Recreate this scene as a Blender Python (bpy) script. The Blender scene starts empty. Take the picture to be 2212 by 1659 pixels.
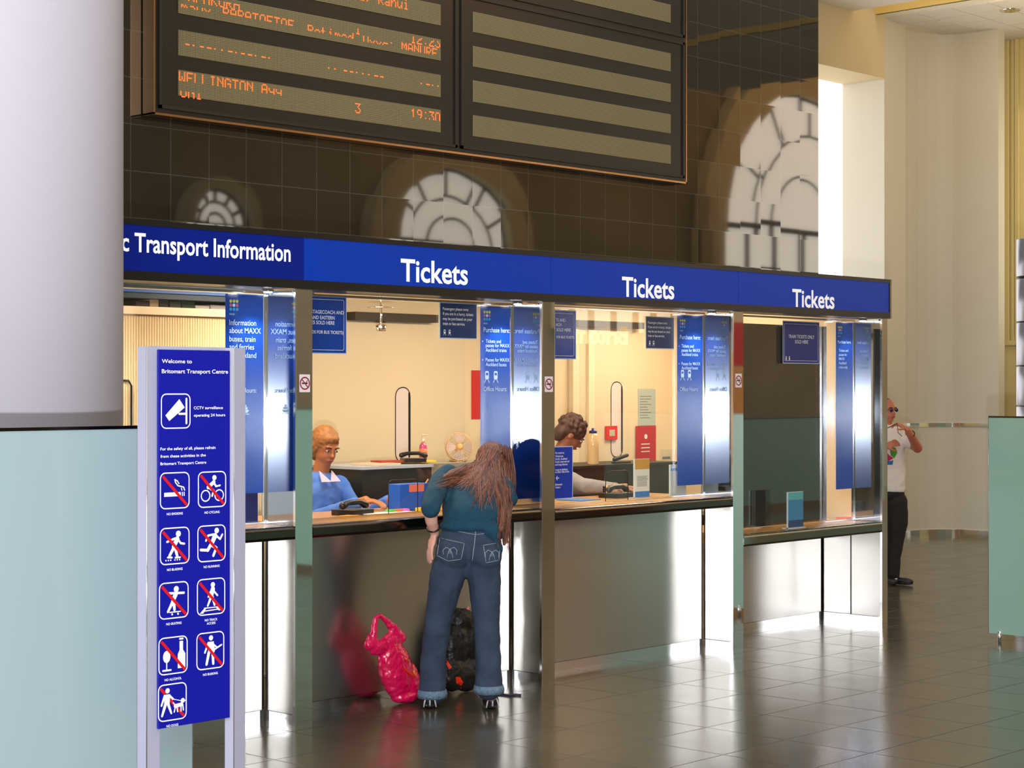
import bpy, bmesh, math, random
from mathutils import Vector, Matrix
random.seed(7)
SC = bpy.context.scene
COL = SC.collection
# ------------------------------------------------------------------ camera
FPX, VPX, EYE, HZ, CXP = 4000., 3750., 1.75, 838., 1106.
TH = math.atan(VPX / FPX); SN, CN = math.sin(TH), math.cos(TH)
_z0 = EYE * FPX / 637.; _l0 = 77 * _z0 / FPX
CAM = Vector((-(_z0 * CN + _l0 * SN), -(_z0 * SN - _l0 * CN), EYE))
FW = Vector((CN, SN, 0)); RT = Vector((SN, -CN, 0)); UP = Vector((0, 0, 1))
cd = bpy.data.cameras.new('camera'); cam = bpy.data.objects.new('camera', cd); COL.objects.link(cam)
cd.sensor_width = 36; cd.lens = 36 * FPX / 2212; cd.clip_end = 200
cam.location = CAM
pitch = math.atan((HZ - 829.5) / FPX)
cam.rotation_euler = (math.pi / 2 + pitch, 0, TH and math.atan2(FW.y, FW.x) - math.pi / 2)
SC.camera = cam
# ------------------------------------------------------------------ light and exposure
SC.view_settings.view_transform = 'Standard'; SC.view_settings.look = 'None'
SC.view_settings.gamma = 1; SC.view_settings.exposure = 0.0
SC.view_settings.use_curve_mapping = False
SC.cycles.use_denoising = True
SC.cycles.max_bounces = 10; SC.cycles.glossy_bounces = 6; SC.cycles.transparent_max_bounces = 16
SC.cycles.sample_clamp_indirect = 30
w = bpy.data.worlds.new('world'); SC.world = w; w.use_nodes = True
w.node_tree.nodes['Background'].inputs[0].default_value = (1.0, .97, .91, 1)
w.node_tree.nodes['Background'].inputs[1].default_value = .95
def light(name, kind, loc, power, color, size=.1, aim=None, size_y=None, spot=None):
    l = bpy.data.lights.new(name, kind); l.energy = power; l.color = color
    if kind == 'AREA':
        l.size = size
        if size_y: l.shape = 'RECTANGLE'; l.size_y = size_y
    else: l.shadow_soft_size = size
    if spot: l.spot_size = math.radians(spot); l.spot_blend = .6
    o = bpy.data.objects.new(name, l); COL.objects.link(o); o.location = loc
    if aim is not None: o.rotation_euler = (Vector(aim) - Vector(loc)).to_track_quat('-Z', 'Y').to_euler()
    return o
light('camera_flash', 'POINT', CAM + Vector((0, 0, -.36)) + RT * .03, 1500, (.93, .95, 1), .035)
WARM = (1, .86, .68)
for i, x in enumerate((-3.0, -1.0, .9)):
    light('booth_ceiling_light', 'AREA', (x, .85, 2.44), 35, WARM, .9, (x, 1.1, 0), .6)
light('booth_ceiling_light', 'AREA', (3.0, 1.25, 2.44), 28, WARM, .9, (3.0, 1.25, 0), .6)
light('hall_fill_light', 'AREA', (-11, -8.5, 5.5), 700, (.93, .94, 1), 4, (-2, 0, 2.5), 4)  # added fill towards the column and booths, no window stands here
light('cove_light', 'AREA', (9.5, 2.0, 5.9), 22, (1, .74, .35), .2, (9.9, 2, 5.9), 3)
# ------------------------------------------------------------------ helpers
def lin(c):
    return tuple(((v / 255.) / 12.92 if v / 255. <= .04045 else ((v / 255. + .055) / 1.055) ** 2.4) for v in c)
def ray(px):
    u = (px - CXP) / FPX; return FW + RT * u
def onY(px, py, Y=0.):
    d = ray(px); Z = (Y - CAM.y) / d.y
    return Vector((CAM.x + Z * d.x, Y, EYE - (py - HZ) * Z / FPX))
def onX(px, py, X):
    d = ray(px); Z = (X - CAM.x) / d.x
    return Vector((X, CAM.y + Z * d.y, EYE - (py - HZ) * Z / FPX))
def atZ(px, py, Z):
    d = ray(px); return Vector((CAM.x + Z * d.x, CAM.y + Z * d.y, EYE - (py - HZ) * Z / FPX))
MATS = {}
def mat(name, col, rough=.5, metal=0., emit=0., ecol=None, spec=.5, aniso=0., noise=None, bump=None, coat=0., ior=None, sub=0., alpha=1.):
    if name in MATS: return MATS[name]
    m = bpy.data.materials.new(name); m.use_nodes = True; nt = m.node_tree
    b = nt.nodes['Principled BSDF']; L = nt.links
    c = lin(col) + (1,)
    b.inputs['Base Color'].default_value = c
    b.inputs['Roughness'].default_value = rough; b.inputs['Metallic'].default_value = metal
    b.inputs['Specular IOR Level'].default_value = spec
    b.inputs['Coat Weight'].default_value = coat
    b.inputs['Coat Roughness'].default_value = .05
    if ior: b.inputs['IOR'].default_value = ior
    if sub: b.inputs['Subsurface Weight'].default_value = sub
    if alpha < 1: b.inputs['Alpha'].default_value = alpha
    if emit:
        b.inputs['Emission Color'].default_value = lin(ecol or col) + (1,); b.inputs['Emission Strength'].default_value = emit
    if aniso:
        b.inputs['Anisotropic'].default_value = aniso
        b.inputs['Anisotropic Rotation'].default_value = .25
        t = nt.nodes.new('ShaderNodeTangent'); t.direction_type = 'UV_MAP'; L.new(t.outputs[0], b.inputs['Tangent'])
    if noise:
        sc, amt, c2 = noise
        tc = nt.nodes.new('ShaderNodeTexCoord'); n = nt.nodes.new('ShaderNodeTexNoise'); n.inputs['Scale'].default_value = sc
        n.inputs['Detail'].default_value = 4
        mp = nt.nodes.new('ShaderNodeMapRange'); mp.inputs[1].default_value = .5 - .25; mp.inputs[2].default_value = .75
        mp.inputs[4].default_value = amt
        mx = nt.nodes.new('ShaderNodeMix'); mx.data_type = 'RGBA'
        mx.inputs[6].default_value = c; mx.inputs[7].default_value = lin(c2) + (1,)
        L.new(tc.outputs['Object'], n.inputs['Vector']); L.new(n.outputs[0], mp.inputs[0]); L.new(mp.outputs[0], mx.inputs[0])
        L.new(mx.outputs[2], b.inputs['Base Color'])
    if bump:
        sc, st = bump
        tc = nt.nodes.new('ShaderNodeTexCoord'); n = nt.nodes.new('ShaderNodeTexNoise'); n.inputs['Scale'].default_value = sc
        n.inputs['Detail'].default_value = 5
        bp = nt.nodes.new('ShaderNodeBump'); bp.inputs['Strength'].default_value = st; bp.inputs['Distance'].default_value = .02
        L.new(tc.outputs['Object'], n.inputs['Vector']); L.new(n.outputs[0], bp.inputs['Height']); L.new(bp.outputs[0], b.inputs['Normal'])
    MATS[name] = m; return m
def glass_mat(name, tint=(255, 255, 255), ior=1.5, extra=0.):
    if name in MATS: return MATS[name]
    m = bpy.data.materials.new(name); m.use_nodes = True; nt = m.node_tree; nt.nodes.remove(nt.nodes['Principled BSDF'])
    out = nt.nodes['Material Output']; tr = nt.nodes.new('ShaderNodeBsdfTransparent'); gl = nt.nodes.new('ShaderNodeBsdfGlossy')
    lw = nt.nodes.new('ShaderNodeLayerWeight'); mx = nt.nodes.new('ShaderNodeMixShader')
    pw = nt.nodes.new('ShaderNodeMath'); pw.operation = 'POWER'; pw.inputs[1].default_value = 4.2; ad = nt.nodes.new('ShaderNodeMath'); ad.operation = 'MULTIPLY_ADD'
    ad.inputs[1].default_value = .9; ad.inputs[2].default_value = .045 + extra; gl.inputs['Roughness'].default_value = .01
    nt.links.new(lw.outputs['Facing'], pw.inputs[0])
    tr.inputs[0].default_value = lin(tint) + (1,)
    nt.links.new(pw.outputs[0], ad.inputs[0]); nt.links.new(ad.outputs[0], mx.inputs[0])
    nt.links.new(tr.outputs[0], mx.inputs[1]); nt.links.new(gl.outputs[0], mx.inputs[2]); nt.links.new(mx.outputs[0], out.inputs[0])
    MATS[name] = m; return m
def link(name, me, mats, parent=None, label=None, cat=None, group=None, kind=None, smooth=False):
    o = bpy.data.objects.new(name, me); COL.objects.link(o)
    if mats:
        for m in (mats if isinstance(mats, (list, tuple)) else [mats]): me.materials.append(m)
    if parent: o.parent = parent
    if label: o['label'] = label
    if cat: o['category'] = cat
    if group: o['group'] = group
    if kind: o['kind'] = kind
    if smooth:
        for p in me.polygons: p.use_smooth = True
    return o
def thing(name, label, cat, group=None, loc=(0, 0, 0)):
    o = bpy.data.objects.new(name, None); COL.objects.link(o); o['label'] = label; o['category'] = cat; o.empty_display_size = .1
    o.location = loc
    if group: o['group'] = group
    return o
class MB:
    """collects shapes into one mesh"""
    def __init__(s): s.b = bmesh.new(); s.uv = None
    def box(s, x0, x1, y0, y1, z0, z1, mi=0, bev=0.):
        r = bmesh.ops.create_cube(s.b, size=1)
        for v in r['verts']:
            v.co = Vector(((x0 + x1) / 2 + v.co.x * (x1 - x0), (y0 + y1) / 2 + v.co.y * (y1 - y0), (z0 + z1) / 2 + v.co.z * (z1 - z0)))
        fs = {f for v in r['verts'] for f in v.link_faces}
        for f in fs: f.material_index = mi
        if bev:
            es = list({e for v in r['verts'] for e in v.link_edges})
            bmesh.ops.bevel(s.b, geom=es, offset=bev, segments=2, affect='EDGES', profile=.6)
        return s
    def quad(s, pts, mi=0):
        f = s.b.faces.new([s.b.verts.new(Vector(p)) for p in pts]); f.material_index = mi; return s
    def prism(s, pts, vec, mi=0):
        """polygon pts extruded by vec"""
        vec = Vector(vec); a = [s.b.verts.new(Vector(p)) for p in pts]; c = [s.b.verts.new(Vector(p) + vec) for p in pts]
        n = len(a); fs = [s.b.faces.new(a), s.b.faces.new(c[::-1])]
        for i in range(n): fs.append(s.b.faces.new((a[i], c[i], c[(i + 1) % n], a[(i + 1) % n])))
        for f in fs: f.material_index = mi
        return s
    def tube(s, pts, r, seg=8, mi=0, closed=False, r2=None):
        pts = [Vector(p) for p in pts]; rings = []; n = len(pts)
        prev = None
        for i, p in enumerate(pts):
            a = pts[(i - 1) % n] if (i or closed) else p; c = pts[(i + 1) % n] if (i < n - 1 or closed) else p
            d = (c - a).normalized() if (c - a).length > 1e-9 else Vector((0, 0, 1))
            if prev is None:
                x = d.orthogonal().normalized()
            else:
                x = (prev - d * prev.dot(d)); x = x.normalized() if x.length > 1e-6 else d.orthogonal().normalized()
            prev = x; y = d.cross(x)
            rr = r if r2 is None else r + (r2 - r) * i / max(1, n - 1)
            rings.append([s.b.verts.new(p + (x * math.cos(t) + y * math.sin(t)) * rr) for t in [2 * math.pi * k / seg for k in range(seg)]])
        m = n if closed else n - 1
        for i in range(m):
            A, B = rings[i], rings[(i + 1) % n]
            for k in range(seg):
                f = s.b.faces.new((A[k], A[(k + 1) % seg], B[(k + 1) % seg], B[k])); f.material_index = mi; f.smooth = True
        if not closed:
            for R, fl in ((rings[0], True), (rings[-1], False)):
                f = s.b.faces.new(R[::-1] if fl else R); f.material_index = mi
        return s
    def lathe(s, prof, loc, seg=24, mi=0, axis=None):
        M = Matrix.Translation(Vector(loc))
        if axis is not None: M = M @ Vector(axis).to_track_quat('Z', 'Y').to_matrix().to_4x4()
        rings = [[s.b.verts.new(M @ Vector((r * math.cos(2 * math.pi * k / seg), r * math.sin(2 * math.pi * k / seg), z))) for k in range(seg)] for r, z in prof]
        for A, B in zip(rings, rings[1:]):
            for k in range(seg):
                f = s.b.faces.new((A[k], A[(k + 1) % seg], B[(k + 1) % seg], B[k])); f.material_index = mi; f.smooth = True
        s.b.faces.new(rings[0][::-1]).material_index = mi; s.b.faces.new(rings[-1]).material_index = mi
        return s
    def ell(s, c, r, rot=None, seg=16, mi=0):
        M = Matrix.Translation(Vector(c)) @ (rot.to_4x4() if rot is not None else Matrix()) @ Matrix.Diagonal((r[0], r[1], r[2], 1))
        q = bmesh.ops.create_uvsphere(s.b, u_segments=seg, v_segments=max(6, seg // 2 + 2), radius=1, matrix=M)
        for v in q['verts']:
            for f in v.link_faces: f.material_index = mi; f.smooth = True
        return s
    def caps(s, p0, r0, p1, r1, seg=14):
        p0, p1 = Vector(p0), Vector(p1); d = p1 - p0
        s.ell(p0, (r0,) * 3, seg=seg); s.ell(p1, (r1,) * 3, seg=seg)
        if d.length > 1e-6:
            M = Matrix.Translation((p0 + p1) / 2) @ d.to_track_quat('Z', 'Y').to_matrix().to_4x4()
            bmesh.ops.create_cone(s.b, cap_ends=True, segments=seg, radius1=r0, radius2=r1, depth=d.length, matrix=M)
        return s
    def chain(s, *pr):
        for (a, ra), (b, rb) in zip(pr, pr[1:]): s.caps(a, ra, b, rb)
        return s
    def mesh(s, name, recalc=True):
        if recalc: bmesh.ops.recalc_face_normals(s.b, faces=s.b.faces)
        me = bpy.data.meshes.new(name); s.b.to_mesh(me); s.b.free(); return me
    def build(s, name, mats, parent=None, **k): return link(name, s.mesh(name), mats, parent, **k)
    def blob(s, name, mats, parent=None, vox=.01, smooth=6, fac=.5, disp=None, **k):
        """fuse the shapes into one continuous skin"""
        me = s.mesh(name); o = bpy.data.objects.new('tmp', me); COL.objects.link(o)
        m = o.modifiers.new('r', 'REMESH'); m.mode = 'VOXEL'; m.voxel_size = vox
        if smooth: q = o.modifiers.new('s', 'SMOOTH'); q.iterations = smooth; q.factor = fac
        if disp:
            sc, st = disp; t = bpy.data.textures.new('t', 'CLOUDS'); t.noise_scale = sc
            q = o.modifiers.new('d', 'DISPLACE'); q.texture = t; q.strength = st; q.mid_level = .5; q.texture_coords = 'GLOBAL'
        dg = bpy.context.evaluated_depsgraph_get(); me2 = bpy.data.meshes.new_from_object(o.evaluated_get(dg))
        bpy.data.objects.remove(o); bpy.data.meshes.remove(me); me2.name = name
        me2.materials.clear()
        return link(name, me2, mats, parent, smooth=True, **k)
def text_mesh(body, size=1., bold=.0, align='LEFT', ext=.0, sx=1.):
    c = bpy.data.curves.new('t', 'FONT'); c.body = body; c.size = size; c.offset = bold * size; c.align_x = align; c.resolution_u = 3
    o = bpy.data.objects.new('t', c); COL.objects.link(o)
    dg = bpy.context.evaluated_depsgraph_get(); me = bpy.data.meshes.new_from_object(o.evaluated_get(dg))
    bpy.data.objects.remove(o); bpy.data.curves.remove(c)
    return me
class TX(MB):
    """lettering on a wall parallel to XZ, facing -Y"""
    def text(s, body, x0, z, cap, x1=None, y=0., bold=.012, mi=0, thick=.0015, right=None, center=None, mirror=False):
        me = text_mesh(body, 1., bold)
        if not me.vertices: return s
        xs = [v.co.x for v in me.vertices]; mn, mxx = min(xs), max(xs)
        sz = cap / .69
        k = sz * .94 if x1 is None else (x1 - x0) / (mxx - mn)
        if right is not None: x0 = right - (mxx - mn) * k
        if center is not None: x0 = center - (mxx - mn) * k / 2
        tb = bmesh.new(); tb.from_mesh(me)
        vm = {}
        for v in tb.verts:
            X = x0 + (v.co.x - mn) * k
            if mirror: X = 2 * center - X
            vm[v] = s.b.verts.new((X, y - thick, z + v.co.y * sz))
        for f in tb.faces:
            try: s.b.faces.new([vm[v] for v in f.verts]).material_index = mi
            except ValueError: pass
        tb.free(); bpy.data.meshes.remove(me); return s
    def rrect(s, x0, x1, z0, z1, r, y, wd=None, mi=0):
        def ring(o):
            P = []; rr = max(r - o, .0005)
            for cx, cz, a0 in ((x1 - o - rr, z1 - o - rr, 0), (x0 + o + rr, z1 - o - rr, 90), (x0 + o + rr, z0 + o + rr, 180), (x1 - o - rr, z0 + o + rr, 270)):
                for k in range(5):
                    a = math.radians(a0 + 22.5 * k); P.append(s.b.verts.new((cx + rr * math.cos(a), y, cz + rr * math.sin(a))))
            return P
        A = ring(0)
        if wd is None: s.b.faces.new(A).material_index = mi
        else:
            B = ring(wd)
            for i in range(len(A)):
                j = (i + 1) % len(A); s.b.faces.new((A[i], A[j], B[j], B[i])).material_index = mi
        return s
    def disc(s, x, z, r, y, mi=0, r_in=None, seg=20, sz=1.):
        A = [s.b.verts.new((x + r * math.cos(2 * math.pi * k / seg), y, z + r * sz * math.sin(2 * math.pi * k / seg))) for k in range(seg)]
        if r_in is None: s.b.faces.new(A).material_index = mi
        else:
            B = [s.b.verts.new((x + r_in * math.cos(2 * math.pi * k / seg), y, z + r_in * sz * math.sin(2 * math.pi * k / seg))) for k in range(seg)]
            for i in range(seg):
                j = (i + 1) % seg; s.b.faces.new((A[i], A[j], B[j], B[i])).material_index = mi
        return s
    def bar(s, x0, z0, x1, z1, wd, y, mi=0, round_=True, w2=None):
        d = Vector((x1 - x0, 0, z1 - z0)).normalized(); n = Vector((-d.z, 0, d.x)) ; w2 = wd if w2 is None else w2
        a, b = Vector((x0, y, z0)), Vector((x1, y, z1))
        P = [a + n * wd / 2, a - n * wd / 2]
        pts = []
        if round_:
            for k in range(7): t = math.pi / 2 + math.pi * k / 6; pts.append(a + (d * math.cos(t) + n * math.sin(t)) * wd / 2)
            for k in range(7): t = -math.pi / 2 + math.pi * k / 6; pts.append(b + (d * math.cos(t) + n * math.sin(t)) * w2 / 2)
        else: pts = [a + n * wd / 2, a - n * wd / 2, b - n * w2 / 2, b + n * w2 / 2]
        s.b.faces.new([s.b.verts.new(p) for p in pts]).material_index = mi; return s
    def poly(s, pts, y, mi=0):
        s.b.faces.new([s.b.verts.new((p[0], y, p[1])) for p in pts]).material_index = mi; return s
    def mesh(s, name, recalc=False):
        for f in s.b.faces:
            f.normal_update()
            if f.normal.y > 0: f.normal_flip()
        me = bpy.data.meshes.new(name); s.b.to_mesh(me); s.b.free(); return me
def brushed_panel(name, pts, m, parent, thick=.01, **k):
    """flat metal sheet with uv (u along the first edge)"""
    a, b_, c, d = [Vector(p) for p in pts]; n = (b_ - a).cross(d - a).normalized() * thick
    bm = bmesh.new(); uvl = bm.loops.layers.uv.new('UVMap')
    A = [bm.verts.new(p) for p in (a, b_, c, d)]; B = [bm.verts.new(p - n) for p in (a, b_, c, d)]
    f = bm.faces.new(A)
    for lp, uv in zip(f.loops, ((0, 0), (1, 0), (1, 1), (0, 1))): lp[uvl].uv = uv
    g = bm.faces.new(B[::-1])
    for lp, uv in zip(g.loops, ((0, 1), (1, 1), (1, 0), (0, 0))): lp[uvl].uv = uv
    for i in range(4):
        q = bm.faces.new((A[i], B[i], B[(i + 1) % 4], A[(i + 1) % 4]))
        for lp, uv in zip(q.loops, ((0, 0), (0, .1), (1, .1), (1, 0))): lp[uvl].uv = uv
    me = bpy.data.meshes.new(name); bm.to_mesh(me); bm.free()
    return link(name, me, m, parent, **k)
# ------------------------------------------------------------------ materials
STEEL = mat('polished_steel', (232, 230, 226), .035, 1.)
FINM = mat('mirror_glass_panel', (160, 170, 182), .05, 1.)
BRUSH = mat('brushed_steel', (200, 198, 194), .30, 1., aniso=.75)
CHROME = mat('bright_chrome', (240, 240, 240), .12, 1.)
DARK = mat('black_trim', (22, 20, 18), .35)
BLUE = mat('sign_blue', (0, 52, 160), .4, spec=.2, emit=.2)  # faint emission added to keep the blue saturated
BLUE2 = mat('sign_blue_dark', (0, 26, 120), .4, spec=.2, emit=.18)  # same faint emission on the darker blue
TOTB = mat('totem_blue', (10, 16, 145), .35)
VINYL = mat('vinyl_blue', (14, 66, 158), .17)
WHITE = mat('sign_white', (245, 245, 245), .5)
PALE = mat('pale_lettering', (190, 215, 235), .5)
RED = mat('sign_red', (200, 12, 24), .45)
CREAM = mat('cream_wall', (236, 214, 172), .55, noise=(1.5, .5, (228, 204, 160)))
STONE = mat('cream_stone', (196, 186, 160), .75, noise=(1.2, .6, (184, 174, 148)), bump=(60, .1))
PAPER = mat('paper', (225, 225, 215), .7)
BLACKM = mat('black_plastic', (18, 18, 20), .35)
DKCAB = mat('dark_cabinet', (38, 36, 34), .45, noise=(8, .5, (28, 28, 26)))
WOOD = mat('counter_laminate', (214, 160, 84), .30, noise=(30, .7, (150, 96, 40)))
GLASS = glass_mat('clear_glass')
FROST = mat('back_painted_glass', (150, 170, 174), .22, coat=.4, noise=(.8, .4, (158, 178, 182)))
GREENG = mat('back_painted_green_glass', (140, 178, 160), .22, coat=.6)
# ------------------------------------------------------------------ floor
def floor_mat():
    m = bpy.data.materials.new('dark_polished_floor_tile'); m.use_nodes = True; nt = m.node_tree; L = nt.links; b = nt.nodes['Principled BSDF']
    tc = nt.nodes.new('ShaderNodeTexCoord'); mp = nt.nodes.new('ShaderNodeMapping')
    br = nt.nodes.new('ShaderNodeTexBrick'); br.offset = 0; br.squash = 1
    br.inputs['Scale'].default_value = 1; br.inputs['Mortar Size'].default_value = .0035; br.inputs['Mortar Smooth'].default_value = 0
    br.inputs['Brick Width'].default_value = .513; br.inputs['Row Height'].default_value = .49; br.inputs['Bias'].default_value = 0
    mp.inputs['Location'].default_value = (.509 + .0035, 1.562, 0)
    br.inputs['Color1'].default_value = lin((94, 86, 68)) + (1,); br.inputs['Color2'].default_value = lin((84, 78, 62)) + (1,)
    br.inputs['Mortar'].default_value = lin((20, 18, 16)) + (1,)
    L.new(tc.outputs['Object'], mp.inputs[0]); L.new(mp.outputs[0], br.inputs[0])
    n = nt.nodes.new('ShaderNodeTexNoise'); n.inputs['Scale'].default_value = 40; n.inputs['Detail'].default_value = 6
    L.new(tc.outputs['Object'], n.inputs[0])
    mx = nt.nodes.new('ShaderNodeMix'); mx.data_type = 'RGBA'; mx.blend_type = 'MULTIPLY'; mx.inputs[0].default_value = .5
    L.new(br.outputs[0], mx.inputs[6]); L.new(n.outputs[0], mx.inputs[7]); L.new(mx.outputs[2], b.inputs['Base Color'])
    n2 = nt.nodes.new('ShaderNodeTexNoise'); n2.inputs['Scale'].default_value = 2.5; n2.inputs['Detail'].default_value = 5
    L.new(tc.outputs['Object'], n2.inputs[0])
    mr = nt.nodes.new('ShaderNodeMapRange'); mr.inputs[3].default_value = .13; mr.inputs[4].default_value = .25
    L.new(n2.outputs[0], mr.inputs[0]); 
    ad = nt.nodes.new('ShaderNodeMath'); ad.operation = 'MULTIPLY_ADD'; ad.inputs[1].default_value = .35
    L.new(br.outputs['Fac'], ad.inputs[0]); L.new(mr.outputs[0], ad.inputs[2]); L.new(ad.outputs[0], b.inputs['Roughness'])
    b.inputs['IOR'].default_value = 1.75
    return m
MB().quad([(-16, -11, 0), (30, -11, 0), (30, 12, 0), (-16, 12, 0)]).build('floor', floor_mat(), kind='structure')
# ------------------------------------------------------------------ black tiled wall above the booths
def tile_mat():
    m = bpy.data.materials.new('black_granite_tiles'); m.use_nodes = True; nt = m.node_tree; L = nt.links; b = nt.nodes['Principled BSDF']
    tc = nt.nodes.new('ShaderNodeTexCoord'); sp = nt.nodes.new('ShaderNodeSeparateXYZ'); L.new(tc.outputs['Object'], sp.inputs[0])
    W_, H_, X0, Z0 = .2963, .284, -1.556, 3.067
    def cell(out, off, size):
        a = nt.nodes.new('ShaderNodeMath'); a.operation = 'SUBTRACT'; a.inputs[1].default_value = off; L.new(out, a.inputs[0])
        d = nt.nodes.new('ShaderNodeMath'); d.operation = 'DIVIDE'; d.inputs[1].default_value = size; L.new(a.outputs[0], d.inputs[0])
        f = nt.nodes.new('ShaderNodeMath'); f.operation = 'FLOOR'; L.new(d.outputs[0], f.inputs[0])
        g = nt.nodes.new('ShaderNodeMath'); g.operation = 'FRACT'; L.new(d.outputs[0], g.inputs[0])
        p = nt.nodes.new('ShaderNodeMath'); p.operation = 'PINGPONG'; p.inputs[1].default_value = .5; L.new(g.outputs[0], p.inputs[0])
        l = nt.nodes.new('ShaderNodeMath'); l.operation = 'LESS_THAN'; l.inputs[1].default_value = .0028 / size; L.new(p.outputs[0], l.inputs[0])
        return f.outputs[0], l.outputs[0]
    fx, lx = cell(sp.outputs[0], X0, W_); fz, lz = cell(sp.outputs[2], Z0, H_)
    cb = nt.nodes.new('ShaderNodeCombineXYZ'); L.new(fx, cb.inputs[0]); L.new(fz, cb.inputs[1])
    wn = nt.nodes.new('ShaderNodeTexWhiteNoise'); wn.noise_dimensions = '3D'; L.new(cb.outputs[0], wn.inputs[0])
    vs = nt.nodes.new('ShaderNodeVectorMath'); vs.operation = 'SUBTRACT'; vs.inputs[1].default_value = (.5, .5, .5); L.new(wn.outputs['Color'], vs.inputs[0])
    sc = nt.nodes.new('ShaderNodeVectorMath'); sc.operation = 'SCALE'; sc.inputs[3].default_value = .007; L.new(vs.outputs[0], sc.inputs[0])
    ge = nt.nodes.new('ShaderNodeNewGeometry'); av = nt.nodes.new('ShaderNodeVectorMath'); av.operation = 'ADD'
    L.new(ge.outputs['Normal'], av.inputs[0]); L.new(sc.outputs[0], av.inputs[1])
    nm = nt.nodes.new('ShaderNodeVectorMath'); nm.operation = 'NORMALIZE'; L.new(av.outputs[0], nm.inputs[0]); L.new(nm.outputs[0], b.inputs['Normal'])
    mxl = nt.nodes.new('ShaderNodeMath'); mxl.operation = 'MAXIMUM'; L.new(lx, mxl.inputs[0]); L.new(lz, mxl.inputs[1])
    mx = nt.nodes.new('ShaderNodeMix'); mx.data_type = 'RGBA'; mx.inputs[6].default_value = lin((36, 32, 24)) + (1,); mx.inputs[7].default_value = lin((70, 72, 70)) + (1,)
    L.new(mxl.outputs[0], mx.inputs[0]); L.new(mx.outputs[2], b.inputs['Base Color'])
    b.inputs['Roughness'].default_value = .03; b.inputs['IOR'].default_value = 1.75
    return m
MB().box(-8, 5.846, 2.0, 2.35, 2.52, 9.5).build('wall_back', tile_mat(), kind='structure')
# hall shell that the polished surfaces mirror
HALLW = mat('hall_wall', (158, 152, 130), .8, noise=(.5, .8, (112, 106, 88)))
def arch_pts(cx, hw, top, z0, n=16, k=1.):
    zs = top - hw * k
    P = [(cx - hw, z0)] + [(cx - hw * math.cos(math.pi * i / n), zs + hw * k * math.sin(math.pi * i / n)) for i in range(n + 1)] + [(cx + hw, z0)]
    return P
ARCH = [(8.46, .55, 4.65, 3.0, 1.), (13.35, 1.45, 5.35, 2.6, .9), (23.6, 2.75, 7.75, 4.0, 1.)]
YF = -10.
fw_ = MB().box(-16, 30, YF - .6, YF - .35, 0, 10).build('wall_front', HALLW, kind='structure')
MB().box(-16.3, -16, YF, 12, 0, 10).build('wall_left', HALLW, kind='structure')
SKYW = mat('daylight_window_glass', (205, 200, 190), .5, emit=5.0, ecol=(226, 216, 200))
MULL = mat('window_mullion', (60, 56, 50), .6)
for n_, (cx, hw, top, z0, k) in enumerate(ARCH, 1):
    wroot = bpy.data.objects.new('window_%d' % n_, None); COL.objects.link(wroot); wroot['kind'] = 'structure'
    P = arch_pts(cx, hw, top, z0, k=k)
    t = TX(); t.poly(P, YF - .25); me = t.mesh('pane')
    g = link('pane', me, SKYW, wroot)
    for p in g.data.polygons: p.flip()
    m = MB()
    Q = arch_pts(cx, hw, top, z0, k=k)
    m.tube([(a, YF - .2, b_) for a, b_ in Q], .04, 6)
    for fr in (.36, .66):
        Q = arch_pts(cx, hw * fr, top - hw * k * (1 - fr), z0, k=k); m.tube([(a, YF - .2, b_) for a, b_ in Q], .025, 6)
    zs = top - hw * k
    for a in (30, 60, 90, 120, 150):
        a = math.radians(a); m.tube([(cx + hw * .66 * math.cos(a), YF - .2, zs + hw * .66 * k * math.sin(a)), (cx + hw * math.cos(a), YF - .2, zs + hw * k * math.sin(a))], .03, 6)
    for q in range(5):
        zz = zs - q * .95
        if zz > z0: m.box(cx - hw, cx + hw, YF - .24, YF - .16, zz - .05, zz + .05)
    for q in (-.66, -.36, 0, .36, .66): m.box(cx + q * hw - .03, cx + q * hw + .03, YF - .24, YF - .16, z0, zs)
    m.build('mullion', MULL, wroot)
    # stone surround
    A = arch_pts(cx, hw, top, z0, k=k); B = arch_pts(cx, hw * 1.28, top + hw * .28, z0, k=k)
    m = MB()
    for i in range(len(A) - 1):
        m.prism([(A[i][0], YF - .3, A[i][1]), (A[i + 1][0], YF - .3, A[i + 1][1]), (B[i + 1][0], YF - .3, B[i + 1][1]), (B[i][0], YF - .3, B[i][1])], (0, .3, 0))
    m.build('surround', mat('arch_stone', (215, 205, 170), .8, noise=(2, .6, (180, 168, 130))), wroot)
# gold lit cove high on the hall's far side, mirrored along the top of the black tiles
cv = MB().box(9, 30, -6.35, -6.25, onY(1768, 25, 10).z - .28, onY(1768, 25, 10).z + .12)
cv.build('trim_1', mat('gold_cove_glow', (255, 190, 60), .5, emit=26., ecol=(255, 176, 40)), kind='structure')
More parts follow.
